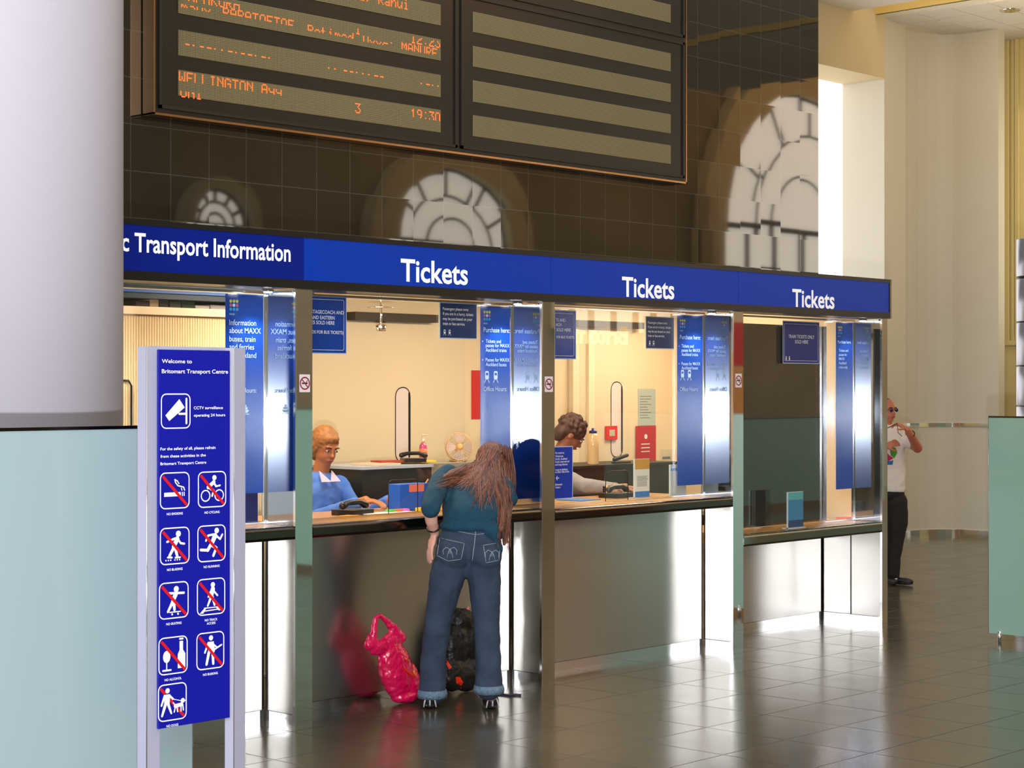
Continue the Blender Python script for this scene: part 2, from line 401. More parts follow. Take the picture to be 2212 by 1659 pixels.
# ------------------------------------------------------------------ right side of the hall: plastered walls, beam, opening
CS, CF = 3.89, 11.45
WR = mat('plaster_warm_white', (222, 214, 196), .8, noise=(.7, .5, (212, 203, 182)), bump=(40, .06))
w1 = [(10.016, 4.457), (10.016, 3.90), (10.6, 3.98)]
for i in range(7):
    a = math.radians(90 * i / 6); w1.append((10.75 + .62 * math.sin(a), 3.99 - .0 - .0 + .17 - .17 * 1 + (-.0) + 0 * i) if False else (10.72 + .66 * math.sin(a), 4.12 - .30 * (1 - math.cos(a))))
w1 += [(11.40, 3.81), (11.47, 3.78), (11.475, 3.27), (11.62, 3.27), (11.62, 4.457)]
m = MB(); vs_ = [Vector((x, y, 0)) for x, y in w1]; m.prism(vs_, (0, 0, 6.9)); m.build('wall_right', WR, kind='structure')
k = MB()
for a, b_ in zip(w1[1:-2], w1[2:-1]):
    d = Vector((b_[0] - a[0], b_[1] - a[1], 0)).normalized(); n = Vector((d.y, -d.x, 0)) * .02
    A, B = Vector((a[0], a[1], 0)), Vector((b_[0], b_[1], 0))
    k.prism([A, B, B + n, A + n], (0, 0, .075))
k.build('baseboard_right', CHROME, kind='structure')
k = MB()
for a, b_ in zip(w1[1:-2], w1[2:-1]):
    d = Vector((b_[0] - a[0], b_[1] - a[1], 0)).normalized(); n = Vector((d.y, -d.x, 0)) * .015
    A, B = Vector((a[0], a[1], 1.29)), Vector((b_[0], b_[1], 1.29))
    k.prism([A, B, B + n, A + n], (0, 0, .045))
k.build('trim_2', CHROME, kind='structure')
MB().box(5.0, 10.01, 3.89, 4.457, 5.25, 6.9).build('wall_upper', mat('plaster_warm', (228, 208, 166), .85, noise=(1.5, .6, (216, 194, 148))), kind='structure')
# white daylight window seen in the opening beside the tiled wall
MB().box(4.0, 10.2, 4.46, 4.52, 0, 6.9).build('window_4', mat('bright_daylight_glass', (250, 252, 255), .4, emit=1.3, ecol=(250, 252, 255)), kind='structure')
# recess and arched yellow surround right of the wall
YEL = mat('yellow_cream_paint', (226, 208, 148), .7)
m = MB(); x2 = 12.25
m.box(11.60, x2, 4.6, 4.75, 0, 6.9)
m.box(x2, x2 + .3, -2.0, 4.75, 0, 6.9)
m.build('wall_far', YEL, kind='structure')
for yy, ww in ((3.52, .03), (3.46, .02), (3.40, .05)):
    MB().box(x2 - .05, x2, yy, yy + ww, 2.32, 6.9, bev=.006).build('trim_3', YEL, kind='structure')
MB().box(x2 - .08, x2, 3.2, 3.6, 2.26, 2.32, bev=.01).build('trim_4', YEL, kind='structure')
MB().box(x2 - .02, x2 + .01, 2.0, 3.31, 2.4, 5.1).build('window_5', mat('warm_bright_glass', (255, 250, 225), .4, emit=1.6, ecol=(255, 250, 225)), kind='structure')
# ceilings
CT = mat('ceiling_tile', (224, 218, 212), .8)
CTW = mat('ceiling_white', (240, 232, 216), .8)
m = MB(); m.box(9.83, 13, -4.5, 4.15, 5.95, 6.0); 
m.build('ceiling', CTW, kind='structure')
m = MB()
for i in range(5):
    for j in range(12):
        x, y = 10.07 + i * .43, 3.92 - j * .43
        m.box(x, x + .415, y - .415, y, 5.938, 5.952)
m.build('trim_5', CT, kind='structure')
MB().box(9.80, 9.86, -4.5, 4.15, 5.95, 6.5).build('trim_6', mat('gold_lit_fascia', (240, 205, 120), .6), kind='structure')
MB().box(5.9, 9.35, -3.2, 3.885, 5.92, 6.05).build('ceiling_near', mat('ceiling_pinkish', (240, 232, 222), .8), kind='structure')
p = atZ(2182, 8, 20.5)
dl = thing('ceiling_downlight', 'round recessed downlight in the panelled white ceiling at upper right', 'light')
MB().lathe([(.11, 0), (.11, .02), (.08, .02)], (p.x, p.y, 5.925)).build('rim', CHROME, dl)
MB().lathe([(.075, 0), (.075, .008)], (p.x, p.y, 5.93)).build('lamp_lens', mat('lamp_lens', (255, 240, 230), .4, emit=1.5), dl)
MB().lathe([(.055, 0), (.055, .01)], tuple(onX(2037, 22, 10.6)[:2]) + (5.93,)).build('smoke_detector', PAPER, label='small round smoke detector under the panelled ceiling', cat='smoke detector')
# silver pillar at the frame's right edge
sp_ = thing('banded_pillar', 'silver banded metal pillar at the right edge above the green balustrade', 'pillar')
q = atZ(2197, 515, 14.8); cxp, cyp = q.x + RT.x * .19, q.y + RT.y * .19
segs = [(0, .62), (.63, 1.24), (1.25, 1.60), (1.61, 1.92), (1.93, 2.27), (2.28, 2.62), (2.64, 2.94)]
for z0, z1 in segs: MB().lathe([(.185, z0), (.19, z0 + .005), (.19, z1 - .005), (.185, z1)], (cxp, cyp, 0), 32).build('metal_drum', mat('silver_cladding', (205, 205, 215), .3, .7), sp_)
MB().lathe([(.178, 0), (.178, 2.93)], (cxp, cyp, 0), 32).build('core', DARK, sp_)
# ------------------------------------------------------------------ white round column, balustrades
c0 = thing('round_column', 'thick round lavender white column filling the left edge', 'column')
cz = 8.05; cc = atZ(265, 800, cz) - RT * .62
MB().lathe([(.61, 0), (.61, 8.5)], (cc.x, cc.y, 0), 96).build('shaft', mat('column_paint', (200, 195, 206), .6), c0)
def balustrade(name_label, mats, a, b_, z0, z1, th=.012, rail=True):
    """upright back-painted glass panel from a to b_ (xy) with slim metal edges"""
    root = thing('glass_balustrade', name_label, 'balustrade', 'back-painted glass balustrades'); A, B = Vector((*a, 0)), Vector((*b_, 0)); d = (B - A).normalized(); n = Vector((-d.y, d.x, 0)) * th / 2
    L_ = (B - A).length; np_ = max(1, round(L_ / 1.9))
    for i in range(np_):
        p, q = A + d * (L_ * i / np_ + (.002 if i else 0)), A + d * (L_ * (i + 1) / np_ - .002)
        MB().prism([p - n + UP * z0, q - n + UP * z0, q + n + UP * z0, p + n + UP * z0], (0, 0, z1 - z0)).build('glass_panel', mats, root)
    MB().prism([A - n * 1.6 + UP * z1, B - n * 1.6 + UP * z1, B + n * 1.6 + UP * z1, A + n * 1.6 + UP * z1], (0, 0, .012)).build('top_rail', mat('dark_rail', (70, 66, 60), .25, 1.), root)
    for P in (A, B):
        MB().tube([P + UP * (z0 - .0), P + UP * (z1 + .012)], .006, 8).build('edge_trim', CHROME, root)
        MB().tube([P + d * (.08 if P == A else -.08), P + d * (.08 if P == A else -.08) + UP * (z0 + .02)], .014, 10).build('foot', CHROME, root)
    return root
balustrade('pale frosted glass balustrade panel behind the left notice totem', FROST, (-6.6, -1.694), (-3.885, -1.694), .05, 1.60)
balustrade('green frosted glass balustrade at the right edge of the hall', GREENG, (3.42, -1.02), (3.42, -1.95), .06, 1.545)
balustrade('green glass balustrade beyond the frame, mirrored in the first post', GREENG, (3.42, -5.7), (3.42, -9.4), .06, 1.545)
balustrade('far green glass balustrade mirrored in the rightmost window', GREENG, (12.6, -7.5), (15.8, -7.5), .10, 1.31)
MB().box(7.0, 8.5, -5.6, -5.5, 0, 1.9).build('unseen_orange_board', mat('orange_red_panel', (200, 70, 20), .5, noise=(1.5, .8, (170, 30, 20))), kind='structure')  # unseen board added for the orange mirrored in the steel fronts
MB().box(8.9, 9.6, -5.3, -5.2, 0, 1.99).build('unseen_amber_board', mat('amber_panel', (226, 130, 40), .6, noise=(3, .8, (200, 170, 110))), kind='structure')  # unseen board added for the amber mirrored in the third post
MB().box(8.9, 9.6, -5.3, -5.2, 2.0, 2.5).build('unseen_red_board', mat('red_panel', (200, 10, 10), .5), kind='structure')  # unseen board added for the red higher up in that post
# ------------------------------------------------------------------ ticket booth row
FX = [-1.946, -.053, 1.841, 3.685]; FWD = [.115, .115, .118, .077]
YG, YC = .245, .245
# sign fascia
sg = thing('fascia_sign', 'long blue fascia sign above all the ticket windows', 'sign')
Z0F, Z1F = 2.262, 2.552
edges = [-3.2, -1.915, -.005, 1.86, 3.735]
for i in range(4):
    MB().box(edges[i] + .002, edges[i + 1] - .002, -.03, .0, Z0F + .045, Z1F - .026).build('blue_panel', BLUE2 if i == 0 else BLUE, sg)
MB().box(-3.2, 3.75, -.034, .22, Z1F - .026, Z1F).build('top_frame', DARK, sg)
MB().box(-3.2, 3.75, -.034, .22, Z0F, Z0F + .045).build('bottom_frame', DARK, sg)
MB().box(-3.2, 3.75, .0, .20, Z0F + .045, Z1F - .026).build('box_body', DARK, sg)
MB().box(3.735, 3.75, -.034, .0, Z0F + .045, Z1F - .026).build('end_frame', DARK, sg)
MB().box(3.75, 3.768, -.034, .24, Z0F, Z1F).build('end_cap', STEEL, sg)
def fascia_text(body, pxa, pxb, base_px, base_py, cap):
    a, b_ = onY(pxa, 0, -.03), onY(pxb, 0, -.03); z = onY(base_px, base_py, -.03).z
    TX().text(body, a.x, z, cap, b_.x, y=-.031, bold=.02).build('lettering', mat('fascia_lettering', (255, 255, 255), .5, emit=.25), sg)  # white letters with a faint added emission
fascia_text('Tickets', 865, 1010, 880, 607, .118)
fascia_text('Tickets', 1343, 1456, 1355, 640, .118)
fascia_text('Tickets', 1711, 1802, 1722, 662, .118)
a = onY(286, 0, -.03).x; b_ = onY(627, 0, -.03).x
fx0 = onY(262, 0, -.03).x
TX().text('c Transport Information', fx0, onY(290, 543, -.03).z, .088, b_, y=-.031, bold=.018).build('lettering', MATS['fascia_lettering'], sg)
# head channel under the fascia
pass
# booth ceilings, walls
MB().box(-3.2, 3.9, .30, 2.2, 2.46, 2.515).build('ceiling_booth', mat('booth_ceiling', (222, 196, 140), .7), kind='structure')
MB().box(-3.2, 3.9, 2.05, 2.15, 0, 2.459).build('wall_rear', CREAM, kind='structure')
MB().box(3.80, 3.88, .25, 2.049, 0, 2.52).build('wall_side', CREAM, kind='structure')
bays = [('leftmost bay signed Transport Information', -3.2, FX[0]), ('second bay where the girl leans', FX[0] + .115, FX[1]), ('third bay with the leaflet stand', FX[1] + .115, FX[2]), ('rightmost bay with the low counter', FX[2] + .118, FX[3])]
nosm = []
def fin(k, label):
    x, wd = FX[k], FWD[k]; yc = .52 if k == 3 else YC; root = thing('booth_divider', label, 'divider', 'steel fins between the ticket bays')
    # post (mirror faced)
    MB().box(x + .004, x + wd, .0, .03, .0, 2.26).build('post', STEEL, root)
    MB().box(x - .004, x + .006, -.004, .012, .0, 2.26).build('edge_strip', CHROME, root)
    zt = .745 if k == 3 else 1.0
    MB().box(x + .001, x + .012, .012, YG - .004, zt + .02, 2.245).build('mirror_panel', FINM, root)
    if k == 3:
        brushed_panel('lower_panel', [(x, .012, .06), (x, .262, .06), (x, .262, zt - .045), (x, .012, zt - .045)][::-1], BRUSH, root)
        brushed_panel('lower_panel', [(x, .274, .06), (x, yc - .01, .06), (x, yc - .01, zt - .045), (x, .274, zt - .045)][::-1], BRUSH, root)
        MB().box(x + .004, x + .012, .262, .274, .06, zt - .045).build('seam', DARK, root)
    else:
        brushed_panel('lower_panel', [(x, .012, .06), (x, yc - .012, .06), (x, yc - .012, zt - .035), (x, .012, zt - .035)][::-1], BRUSH, root)
    MB().box(x + .006, x + .03, .012, yc, 0, .055).build('plinth', CHROME, root)
    c_ = MB().box(x + .0125, x + wd - .001, .031, .25, 0, 2.2)
    if k == 3: c_.box(x + .0125, x + wd - .001, .25, .58, 0, .70)
    c_.build('core', DARK, root)
    # no smoking sticker
    zc = onY(0.5, 0).z and {0: onY(657, 828).z, 1: onY(1184, 830).z, 2: onY(1595, 822).z, 3: None}[k]
    if zc:
        cx = x + .062; t = TX(); r = .034
        t.rrect(cx - .036, cx + .036, zc - .046, zc + .046, .003, -.0015, mi=0)
        t.disc(cx, zc, r, -.0025, 1, r - .007, 28); t.bar(cx - .022, zc + .022, cx + .022, zc - .022, .006, -.003, 1)
        t.bar(cx - .02, zc, cx + .02, zc, .007, -.0022, 2, False); t.bar(cx + .008, zc + .004, cx + .018, zc + .014, .004, -.0022, 2)
        t.build('no_smoking_sticker', [mat('sticker_white', (235, 225, 230), .5), mat('sticker_red', (150, 10, 40), .5), DARK], root)
    return root
fin(0, 'steel divider fin at the right end of the Transport Information bay')
fin(1, 'steel divider fin just right of the bending girl')
fin(2, 'steel divider fin between the third bay and the low counter bay')
fin(3, 'last steel divider fin at the right end of the booth row')
def counter(k, x0, x1, ztop, yfront, label):
    root = thing('service_counter', label, 'counter', 'counters of the ticket windows')
    n = 6; th = .065 if k < 3 else .075; P = []
    ybk = .76
    P.append((ybk, ztop)); P.append((yfront + .02, ztop))
    for i in range(1, n): a = math.pi / 2 * i / n; P.append((yfront + .02 - .02 * math.sin(a), ztop - .02 + .02 * math.cos(a)))
    P += [(yfront, ztop - th + .012), (yfront + .012, ztop - th), (ybk, ztop - th)]
    x1c = x1 - .006; x0 += .003
    MB().prism([(x0, y, z) for y, z in P], (x1c - x0, 0, 0)).build('worktop', WOOD, root)
    # metal nosing
    Q = [(yfront + .045, ztop + .0015), (yfront + .018, ztop + .0015)]
    for i in range(1, n + 1): a = math.pi / 2 * i / n; Q.append((yfront + .02 - .024 * math.sin(a), ztop - .02 + .0215 * math.cos(a)))
    Q += [(yfront - .004, ztop - th + .012), (yfront + .010, ztop - th - .003), (yfront + .04, ztop - th - .003), (yfront + .04, ztop - .002)]
    MB().prism([(x0, y, z) for y, z in Q], (x1c - x0, 0, 0)).build('nosing', mat('dark_bronze_nosing', (96, 90, 82), .16, 1.) if k < 3 else mat('steel_nosing', (150, 160, 150), .15, 1.), root)
    yc = .52 if k == 3 else YC
    zp = ztop - th
    brushed_panel('front_panel', [(x0, yc, .06), (x1 - .022, yc, .06), (x1 - .022, yc, zp - .002), (x0, yc, zp - .002)], BRUSH, root)
    MB().box(x1 - .022, x1 - .002, yc + .008, yc + .012, .0, zp).build('corner_seam', DARK, root)
    MB().box(x0, x1 - .004, yc + .012, yc + .04, 0, .055).build('plinth', CHROME, root)
    return root
counter(0, bays[0][1], bays[0][2], 1.035, .0, 'counter of the Transport Information bay behind the totem')
counter(1, bays[1][1], bays[1][2], 1.035, .0, 'counter the bending girl leans over')
counter(2, bays[2][1], bays[2][2], 1.025, .0, 'counter of the third bay with orange reflections on its steel front')
counter(3, bays[3][1], bays[3][2], .762, .0, 'lower recessed counter of the rightmost bay')
# ------------------------------------------------------------------ glass screens with vinyl banners
def maxx_logo(t, x, z, s, y):
    for j, cs in enumerate(((2, 2, 2), (3, 0, 3), (4, 4, 4))):
        for i in range(3): t.disc(x + i * s, z - j * s, s * .42, y, cs[i], seg=10)
def glass(k, x0, x1, zb, label):
    root = thing('glass_screen', label, 'glass screen', 'glass screens of the ticket windows')
    MB().box(x0, x1 - .012, YG, YG + .008, zb, 2.24).build('pane', GLASS, root)
    MB().box(x1 - .012, x1 - .0, YG - .006, YG + .010, zb, 2.24).build('corner_strip', STEEL, root)
    MB().box(x0, x1 - .012, YG - .004, YG + .012, zb + .001, zb + .009).build('bottom_channel', CHROME, root)
    MB().box(x0 + .002, x1 - .008, .225, .30, 2.272, 2.302).build('head_channel', CHROME, root)
    MB().box(x0 + .002, x1 - .008, .225, .285, 2.242, 2.256).build('lower_channel', CHROME, root)
    return root
BANM = [PALE, VINYL, mat('logo_yellow', (200, 200, 60), .5), mat('logo_red', (190, 90, 110), .5), mat('logo_cyan', (40, 150, 200), .5)]
def icon_train(t, cx, z, s, y):
    t.rrect(cx - s * .32, cx + s * .32, z, z + s, s * .18, y, mi=0); t.rrect(cx - s * .2, cx + s * .2, z + s * .5, z + s * .8, s * .05, y - .0006, mi=1)
    t.bar(cx - s * .2, z - s * .05, cx - s * .4, z - s * .35, s * .1, y, 0); t.bar(cx + s * .2, z - s * .05, cx + s * .4, z - s * .35, s * .1, y, 0)
def icon_boat(t, cx, z, s, y):
    t.poly([(cx - s * .5, z + s * .3), (cx - s * .3, z), (cx + s * .3, z), (cx + s * .5, z + s * .3)], y); t.rrect(cx - s * .3, cx + s * .3, z + s * .34, z + s * .6, s * .05, y)
    t.rrect(cx - s * .14, cx + s * .14, z + s * .62, z + s * .85, s * .03, y); t.bar(cx - s * .5, z - s * .12, cx + s * .5, z - s * .12, s * .06, y)
def banner(root, px0, x1, lines, zt, zb, icons=True):
    x0 = onY(px0, 0, YG - .002).x; y = YG - .0015
    MB().box(x0, x1 - .014, y - .0005, y + .001, zb, zt).build('vinyl_banner', VINYL, root)
    yy = y - .001; mx = x0 + (x1 - x0) * .09
    t = TX(); maxx_logo(t, mx + .010, zt - .036, .021, yy); t.build('logo', BANM, root)
    t = TX(); t.text('MAXX', mx, zt - .108, .009, y=yy, bold=0); t.build('logo_name', BANM, root)
    for (body, dx, z, cap) in lines:
        t = TX(); t.text(body, mx + dx, z, cap, y=yy, bold=.003); t.build('bullet' if body == '•' else 'lettering', BANM, root)
    if icons:
        for ic, dx in ((icon_train, .03), (icon_boat if lines[0][0].startswith('Info') else icon_train, .105)):
            t = TX(); ic(t, mx + dx, zb + icons, .05, yy); t.build('transport_icon', BANM, root)
def wz(px, py): return onY(px, py, YG).z
g0 = glass(0, bays[0][1], FX[0], 1.037, 'glass screen and MAXX information banner of the leftmost bay')
banner(g0, 487, FX[0], [('Information', 0, wz(530, 703), .028), ('about MAXX', 0, wz(530, 720), .028), ('buses, train', 0, wz(530, 738), .028), ('and ferries', 0, wz(530, 755), .028), ('in Auckland', 0, wz(530, 773), .028), ('Office Hours:', 0, wz(550, 848), .024)], 2.235, 1.20, .42)
# booth 2
g1 = glass(1, bays[1][1], FX[1], 1.037, 'glass screen of the second bay with Purchase here banner')
banner(g1, 1038, FX[1], [('Purchase here:', 0, wz(1070, 718), .028), ('•', -.012, wz(1050, 741), .02), ('Tickets and', .018, wz(1070, 741), .021), ('passes for MAXX', .018, wz(1070, 750), .021), ('Auckland trains', .018, wz(1070, 760), .021), ('•', -.012, wz(1050, 781), .02), ('Passes for MAXX', .018, wz(1070, 781), .021), ('Auckland buses', .018, wz(1070, 791), .021), ('Office Hours:', 0, wz(1070, 845), .027)], 2.235, 1.08, .72)
g2 = glass(2, bays[2][1], FX[2], 1.027, 'glass screen of the third bay with Purchase here banner')
banner(g2, 1463, FX[2], [('Purchase here:', 0, wz(1490, 733), .028), ('•', -.012, wz(1470, 751), .02), ('Tickets and', .018, wz(1490, 751), .021), ('passes for MAXX', .018, wz(1490, 760), .021), ('Auckland trains', .018, wz(1490, 769), .021), ('•', -.012, wz(1470, 789), .02), ('Passes for MAXX', .018, wz(1490, 789), .021), ('Auckland buses', .018, wz(1490, 798), .021), ('Office Hours:', 0, wz(1490, 845), .027)], 2.235, 1.10, .72)
g3 = glass(3, bays[3][1], FX[3], .764, 'glass screen of the rightmost bay with narrow banner')
banner(g3, 1806, FX[3], [('Purchase here:', 0, wz(1825, 742), .022), ('Tickets and', .014, wz(1825, 760), .020), ('passes for', .014, wz(1825, 769), .020), ('MAXX', .014, wz(1825, 778), .020), ('Auckland', .014, wz(1825, 787), .020), ('trains only', .014, wz(1825, 796), .020)], 2.235, 1.0, False)
# dark screen that closes most of the low counter's window
MB().box(FX[2] + .13, onY(1785, 0, .27).x, .268, .28, .775, 2.2).build('blind_panel', mat('black_gloss_panel', (30, 26, 20), .04, ior=2.4), label='dark gloss panel closing the rightmost ticket window', cat='panel')
# ------------------------------------------------------------------ posters on the glass
def poster(label, px0, px1, py0, py1, pyref, lines, border=False, right=False, icons=False, Y=None, m=None, cap=.018, tilt=0):
    Y = YG - .006 if Y is None else Y
    x0, x1 = onY(px0, 0, Y).x, onY(px1, 0, Y).x; z1, z0 = onY(pyref, py0, Y).z, onY(pyref, py1, Y).z
    root = thing('poster', label, 'poster'); MB().box(x0 - .006, x1 + .006, Y, Y + .001, z0 - .006, z1 + .006).build('backing', mat('poster_edge', (180, 200, 220), .4), root)
    t = TX(); t.poly([(x0, z0), (x1, z0), (x1, z1), (x0, z1)], Y - .0008, 1)
    if border: t.rrect(x0 - (.12 if right else -.012), x1 - .014, z0 + .014, z1 - .014, .01, Y - .0012, .0022, 0)
    for body, px, py, c in lines:
        z = onY(pyref, py, Y).z
        if right: t.text(body, 0, z, c, y=Y - .001, right=onY(px, 0, Y).x, bold=.01)
        elif px is None: t.text(body, 0, z, c, y=Y - .001, center=(x0 + x1) / 2, bold=.01)
        else: t.text(body, onY(px, 0, Y).x, z, c, y=Y - .001, bold=.01)
    if icons: icon_train(t, x0 + .035, z0 + .022, .024, Y - .001); icon_train(t, x0 + .075, z0 + .022, .024, Y - .001)
    t.build('print', [WHITE, m or VINYL], root); return root
poster('blue poster reading stagecoach and eastern at the left of the second window', 672, 747, 641, 762, 705, [('STAGECOACH AND', 742, 678, .019), ('AND EASTERN', 722, 690, .019), ('ES SOLD HERE', 722, 701, .019), ('NDS FOR BUS TICKETS)', 741, 721, .017)], True, True)
NT = [('Passengers please note:', .02), ('If you are in a hurry, tickets', .02), ('may be purchased on your', .02), ('train or bus service.', .02)]
DKV = mat('vinyl_dark_blue', (14, 48, 96), .3)
poster('blue passengers please note poster in the second ticket window', 951, 1029, 656, 730, 990, [(NT[i][0], 956, 671 + i * 10.6, .0165) for i in range(4)], icons=True, m=DKV)
poster('blue passengers please note poster in the third ticket window', 1396, 1455, 686, 752, 1425, [(NT[i][0], 1399, 700 + i * 9.4, .0158) for i in range(4)], icons=True, m=DKV)
poster('blue narrow poster ending sold here at the left of the third window', 1199, 1243, 672, 774, 1220, [('TS AND', 1221, 695, .019), ('ACH', 1212, 705, .019), ('Y SOLD HERE', 1232, 716, .019), ('FOR BUS TICKETS)', 1240, 731, .015)], True, True)
poster('blue train tickets only sold here notice in the rightmost window', 1692, 1769, 696, 784, 1730, [('TRAIN TICKETS ONLY', None, 731, .024), ('SOLD HERE', None, 742, .024)], True, icons=True, m=mat('notice_blue', (24, 42, 130), .3))
poster('blue notice with white arrow at the left of the third counter', 1197, 1236, 966, 1076, 1215, [('For travel to', 1199, 980, .012), ('Waitemata', 1199, 987, .012), ('North, Auckland', 1199, 993, .012), ('South, local and rail', 1199, 999, .012), ('and long distance', 1199, 1005, .012), ('to go to platform', 1199, 1016, .012), ('at other side of the', 1199, 1021, .012), ('←', 1200, 1037, .03), ('Britomart', 1199, 1048, .012), ('Centre', 1199, 1054, .012)], m=mat('notice_blue_2', (14, 50, 170), .3))
# ------------------------------------------------------------------ departure board
db = thing('departure_board', 'big black departure board with amber dot text on the tiled wall', 'display board')
YB = 1.89
xl, xr = onY(333, 247, YB).x, onY(1480, 390, YB).x; zb = 3.42; xm = onY(990, 320, YB).x
BODY = mat('board_casing', (30, 27, 22), .4); BODY2 = mat('board_bezel', (40, 36, 28), .5)
MB().box(xl, xr, YB, 1.998, zb, 5.6).build('casing', BODY, db)
MB().box(xl - .012, xl, YB - .01, 1.99, zb - .012, 5.6).box(xl - .012, xr + .012, YB - .01, 1.99, zb - .014, zb).box(xr, xr + .012, YB - .01, 1.99, zb - .014, 5.6).build('edge_trim', mat('brass_edge', (190, 150, 110), .25, 1.), db)
zmod = onY(1480, 85, YB).z
for (a, b_, z0, z1) in ((xl + .03, xm - .02, zb + .03, 5.58), (xm + .02, xr - .02, zb + .03, zmod - .03), (xm + .02, xr - .02, zmod + .01, 5.58)):
    MB().box(a, a + .02, YB - .012, YB, z0, z1).box(b_ - .02, b_, YB - .012, YB, z0, z1).box(a, b_, YB - .012, YB, z0, z0 + .02).box(a, b_, YB - .012, YB, z1 - .02, z1).build('module_frame', BODY2, db)
def led_mat():
    m = bpy.data.materials.new('led_matrix'); m.use_nodes = True; nt = m.node_tree; L = nt.links; b = nt.nodes['Principled BSDF']
    tc = nt.nodes.new('ShaderNodeTexCoord'); br = nt.nodes.new('ShaderNodeTexBrick'); br.offset = 0
    mp = nt.nodes.new('ShaderNodeMapping'); mp.inputs['Rotation'].default_value = (math.pi / 2, 0, 0); L.new(tc.outputs['Object'], mp.inputs[0])
    for k_, v in (('Scale', 1), ('Mortar Size', .0028), ('Mortar Smooth', .3), ('Brick Width', .0098), ('Row Height', .0098)): br.inputs[k_].default_value = v
    br.inputs['Color1'].default_value = lin((172, 158, 116)) + (1,); br.inputs['Color2'].default_value = lin((160, 150, 110)) + (1,); br.inputs['Mortar'].default_value = lin((84, 78, 52)) + (1,)
    L.new(mp.outputs[0], br.inputs[0]); L.new(br.outputs[0], b.inputs['Base Color'])
    b.inputs['Emission Strength'].default_value = .17; L.new(br.outputs[0], b.inputs['Emission Color'])  # faint emission added to brighten the passive dot panel
    b.inputs['Roughness'].default_value = .5
    return m
LEDM = led_mat()
YL = YB - .004
F5 = {'P': '11110 10001 10001 11110 10000 10000 10000', 'A': '01110 10001 10001 11111 10001 10001 10001', 'K': '10001 10010 10100 11000 10100 10010 10001', 'U': '10001 10001 10001 10001 10001 10001 01110', 'R': '11110 10001 10001 11110 10100 10010 10001',
 'W': '10001 10001 10001 10101 10101 11011 10001', 'E': '11111 10000 10000 11110 10000 10000 11111', 'L': '10000 10000 10000 10000 10000 10000 11111', 'I': '01110 00100 00100 00100 00100 00100 01110', 'N': '10001 11001 10101 10011 10001 10001 10001',
 'G': '01110 10001 10000 10111 10001 10001 01110', 'T': '11111 00100 00100 00100 00100 00100 00100', 'O': '01110 10001 10001 10001 10001 10001 01110', 'M': '10001 11011 10101 10101 10001 10001 10001', 'H': '10001 10001 10001 11111 10001 10001 10001', 'D': '11110 10001 10001 10001 10001 10001 11110',
 'C': '01110 10001 10000 10000 10000 10001 01110', '1': '00100 01100 00100 00100 00100 00100 01110', '2': '01110 10001 00001 00110 01000 10000 11111', '3': '11111 00010 00100 00010 00001 10001 01110', '9': '01110 10001 10001 01111 00001 00010 01100', '0': '01110 10001 10001 10001 10001 10001 01110',
 ':': '00000 00100 00000 00000 00000 00100 00000', 's': '00000 00000 01111 10000 01110 00001 11110', 't': '01000 01000 11100 01000 01000 01001 00110', 'u': '00000 00000 10001 10001 10001 10011 01101', 'r': '00000 00000 10110 11001 10000 10000 10000',
 'g': '00000 00000 01111 10001 01111 00001 01110', 'e': '00000 00000 01110 10001 11111 10000 01110', 'd': '00001 00001 01101 10011 10001 10001 01111', ',': '00000 00000 00000 00000 00110 00100 01000', 'a': '00000 00000 01110 00001 01111 10001 01111',
 'n': '00000 00000 10110 11001 10001 10001 10001', 'i': '00100 00000 01100 00100 00100 00100 01110', 'l': '01100 00100 00100 00100 00100 00100 01110', 'v': '00000 00000 10001 10001 10001 01010 00100', 'S': '01111 10000 10000 01110 00001 00001 11110', 'y': '00000 00000 10001 10001 01111 00001 01110',
 'x': '00000 00000 10001 01010 00100 01010 10001', '-': '00000 00000 00000 11111 00000 00000 00000', '/': '00001 00010 00010 00100 01000 01000 10000', 'o': '00000 00000 01110 10001 10001 10001 01110', 'B': '11110 10001 10001 11110 10001 10001 11110', 'm': '00000 00000 11010 10101 10101 10101 10101'}
PIT = .0098
def led_text(t, body, x, zt, clip=(0, 7), pit=PIT):
    for ch in body:
        g = F5.get(ch)
        if g:
            for r, row in enumerate(g.split()):
                if not (clip[0] <= r < clip[1]): continue
                for c, v in enumerate(row):
                    if v == '1':
                        cx, cz = x + c * pit, zt - r * pit
                        t.poly([(cx - .0042, cz - .0042), (cx + .0042, cz - .0042), (cx + .0042, cz + .0042), (cx - .0042, cz + .0042)], YL - .002)
        x += 6 * pit
xa, xb = onY(385, 0, YL).x, onY(952, 0, YL).x
rowsL = [(onY(952, 10, YL).z, onY(952, 55, YL).z), (onY(952, 85, YL).z, onY(952, 131, YL).z), (onY(952, 162, YL).z, onY(952, 210, YL).z), (onY(952, 237.5, YL).z, onY(952, 286, YL).z)]
for z1, z0 in rowsL: MB().box(xa, xb, YL - .001, YB, z0, z1).build('led_screen', LEDM, db)
xc, xd = onY(1022, 0, YL).x, onY(1449, 0, YL).x
for a, b_ in ((10, 49), (115, 154), (181, 221), (247, 288), (314, 354)):
    MB().box(xc, xd, YL - .001, YB, onY(1449, b_, YL).z, onY(1449, a, YL).z).build('led_screen', LEDM, db)
t = TX(); fxp = lambda px: onY(px, 0, YL).x
z1, z0 = rowsL[0]; led_text(t, 'Sturges Rd, Ranui', fxp(645), z0 + .125, pit=.0098)
z1, z0 = rowsL[1]; led_text(t, 'PAPAKURA', fxp(390), z1 + .0, (3, 7)); led_text(t, '1', fxp(768), z1 - .01, (3, 7)); led_text(t, '12:23', fxp(888), z1 - .0, (2, 7))
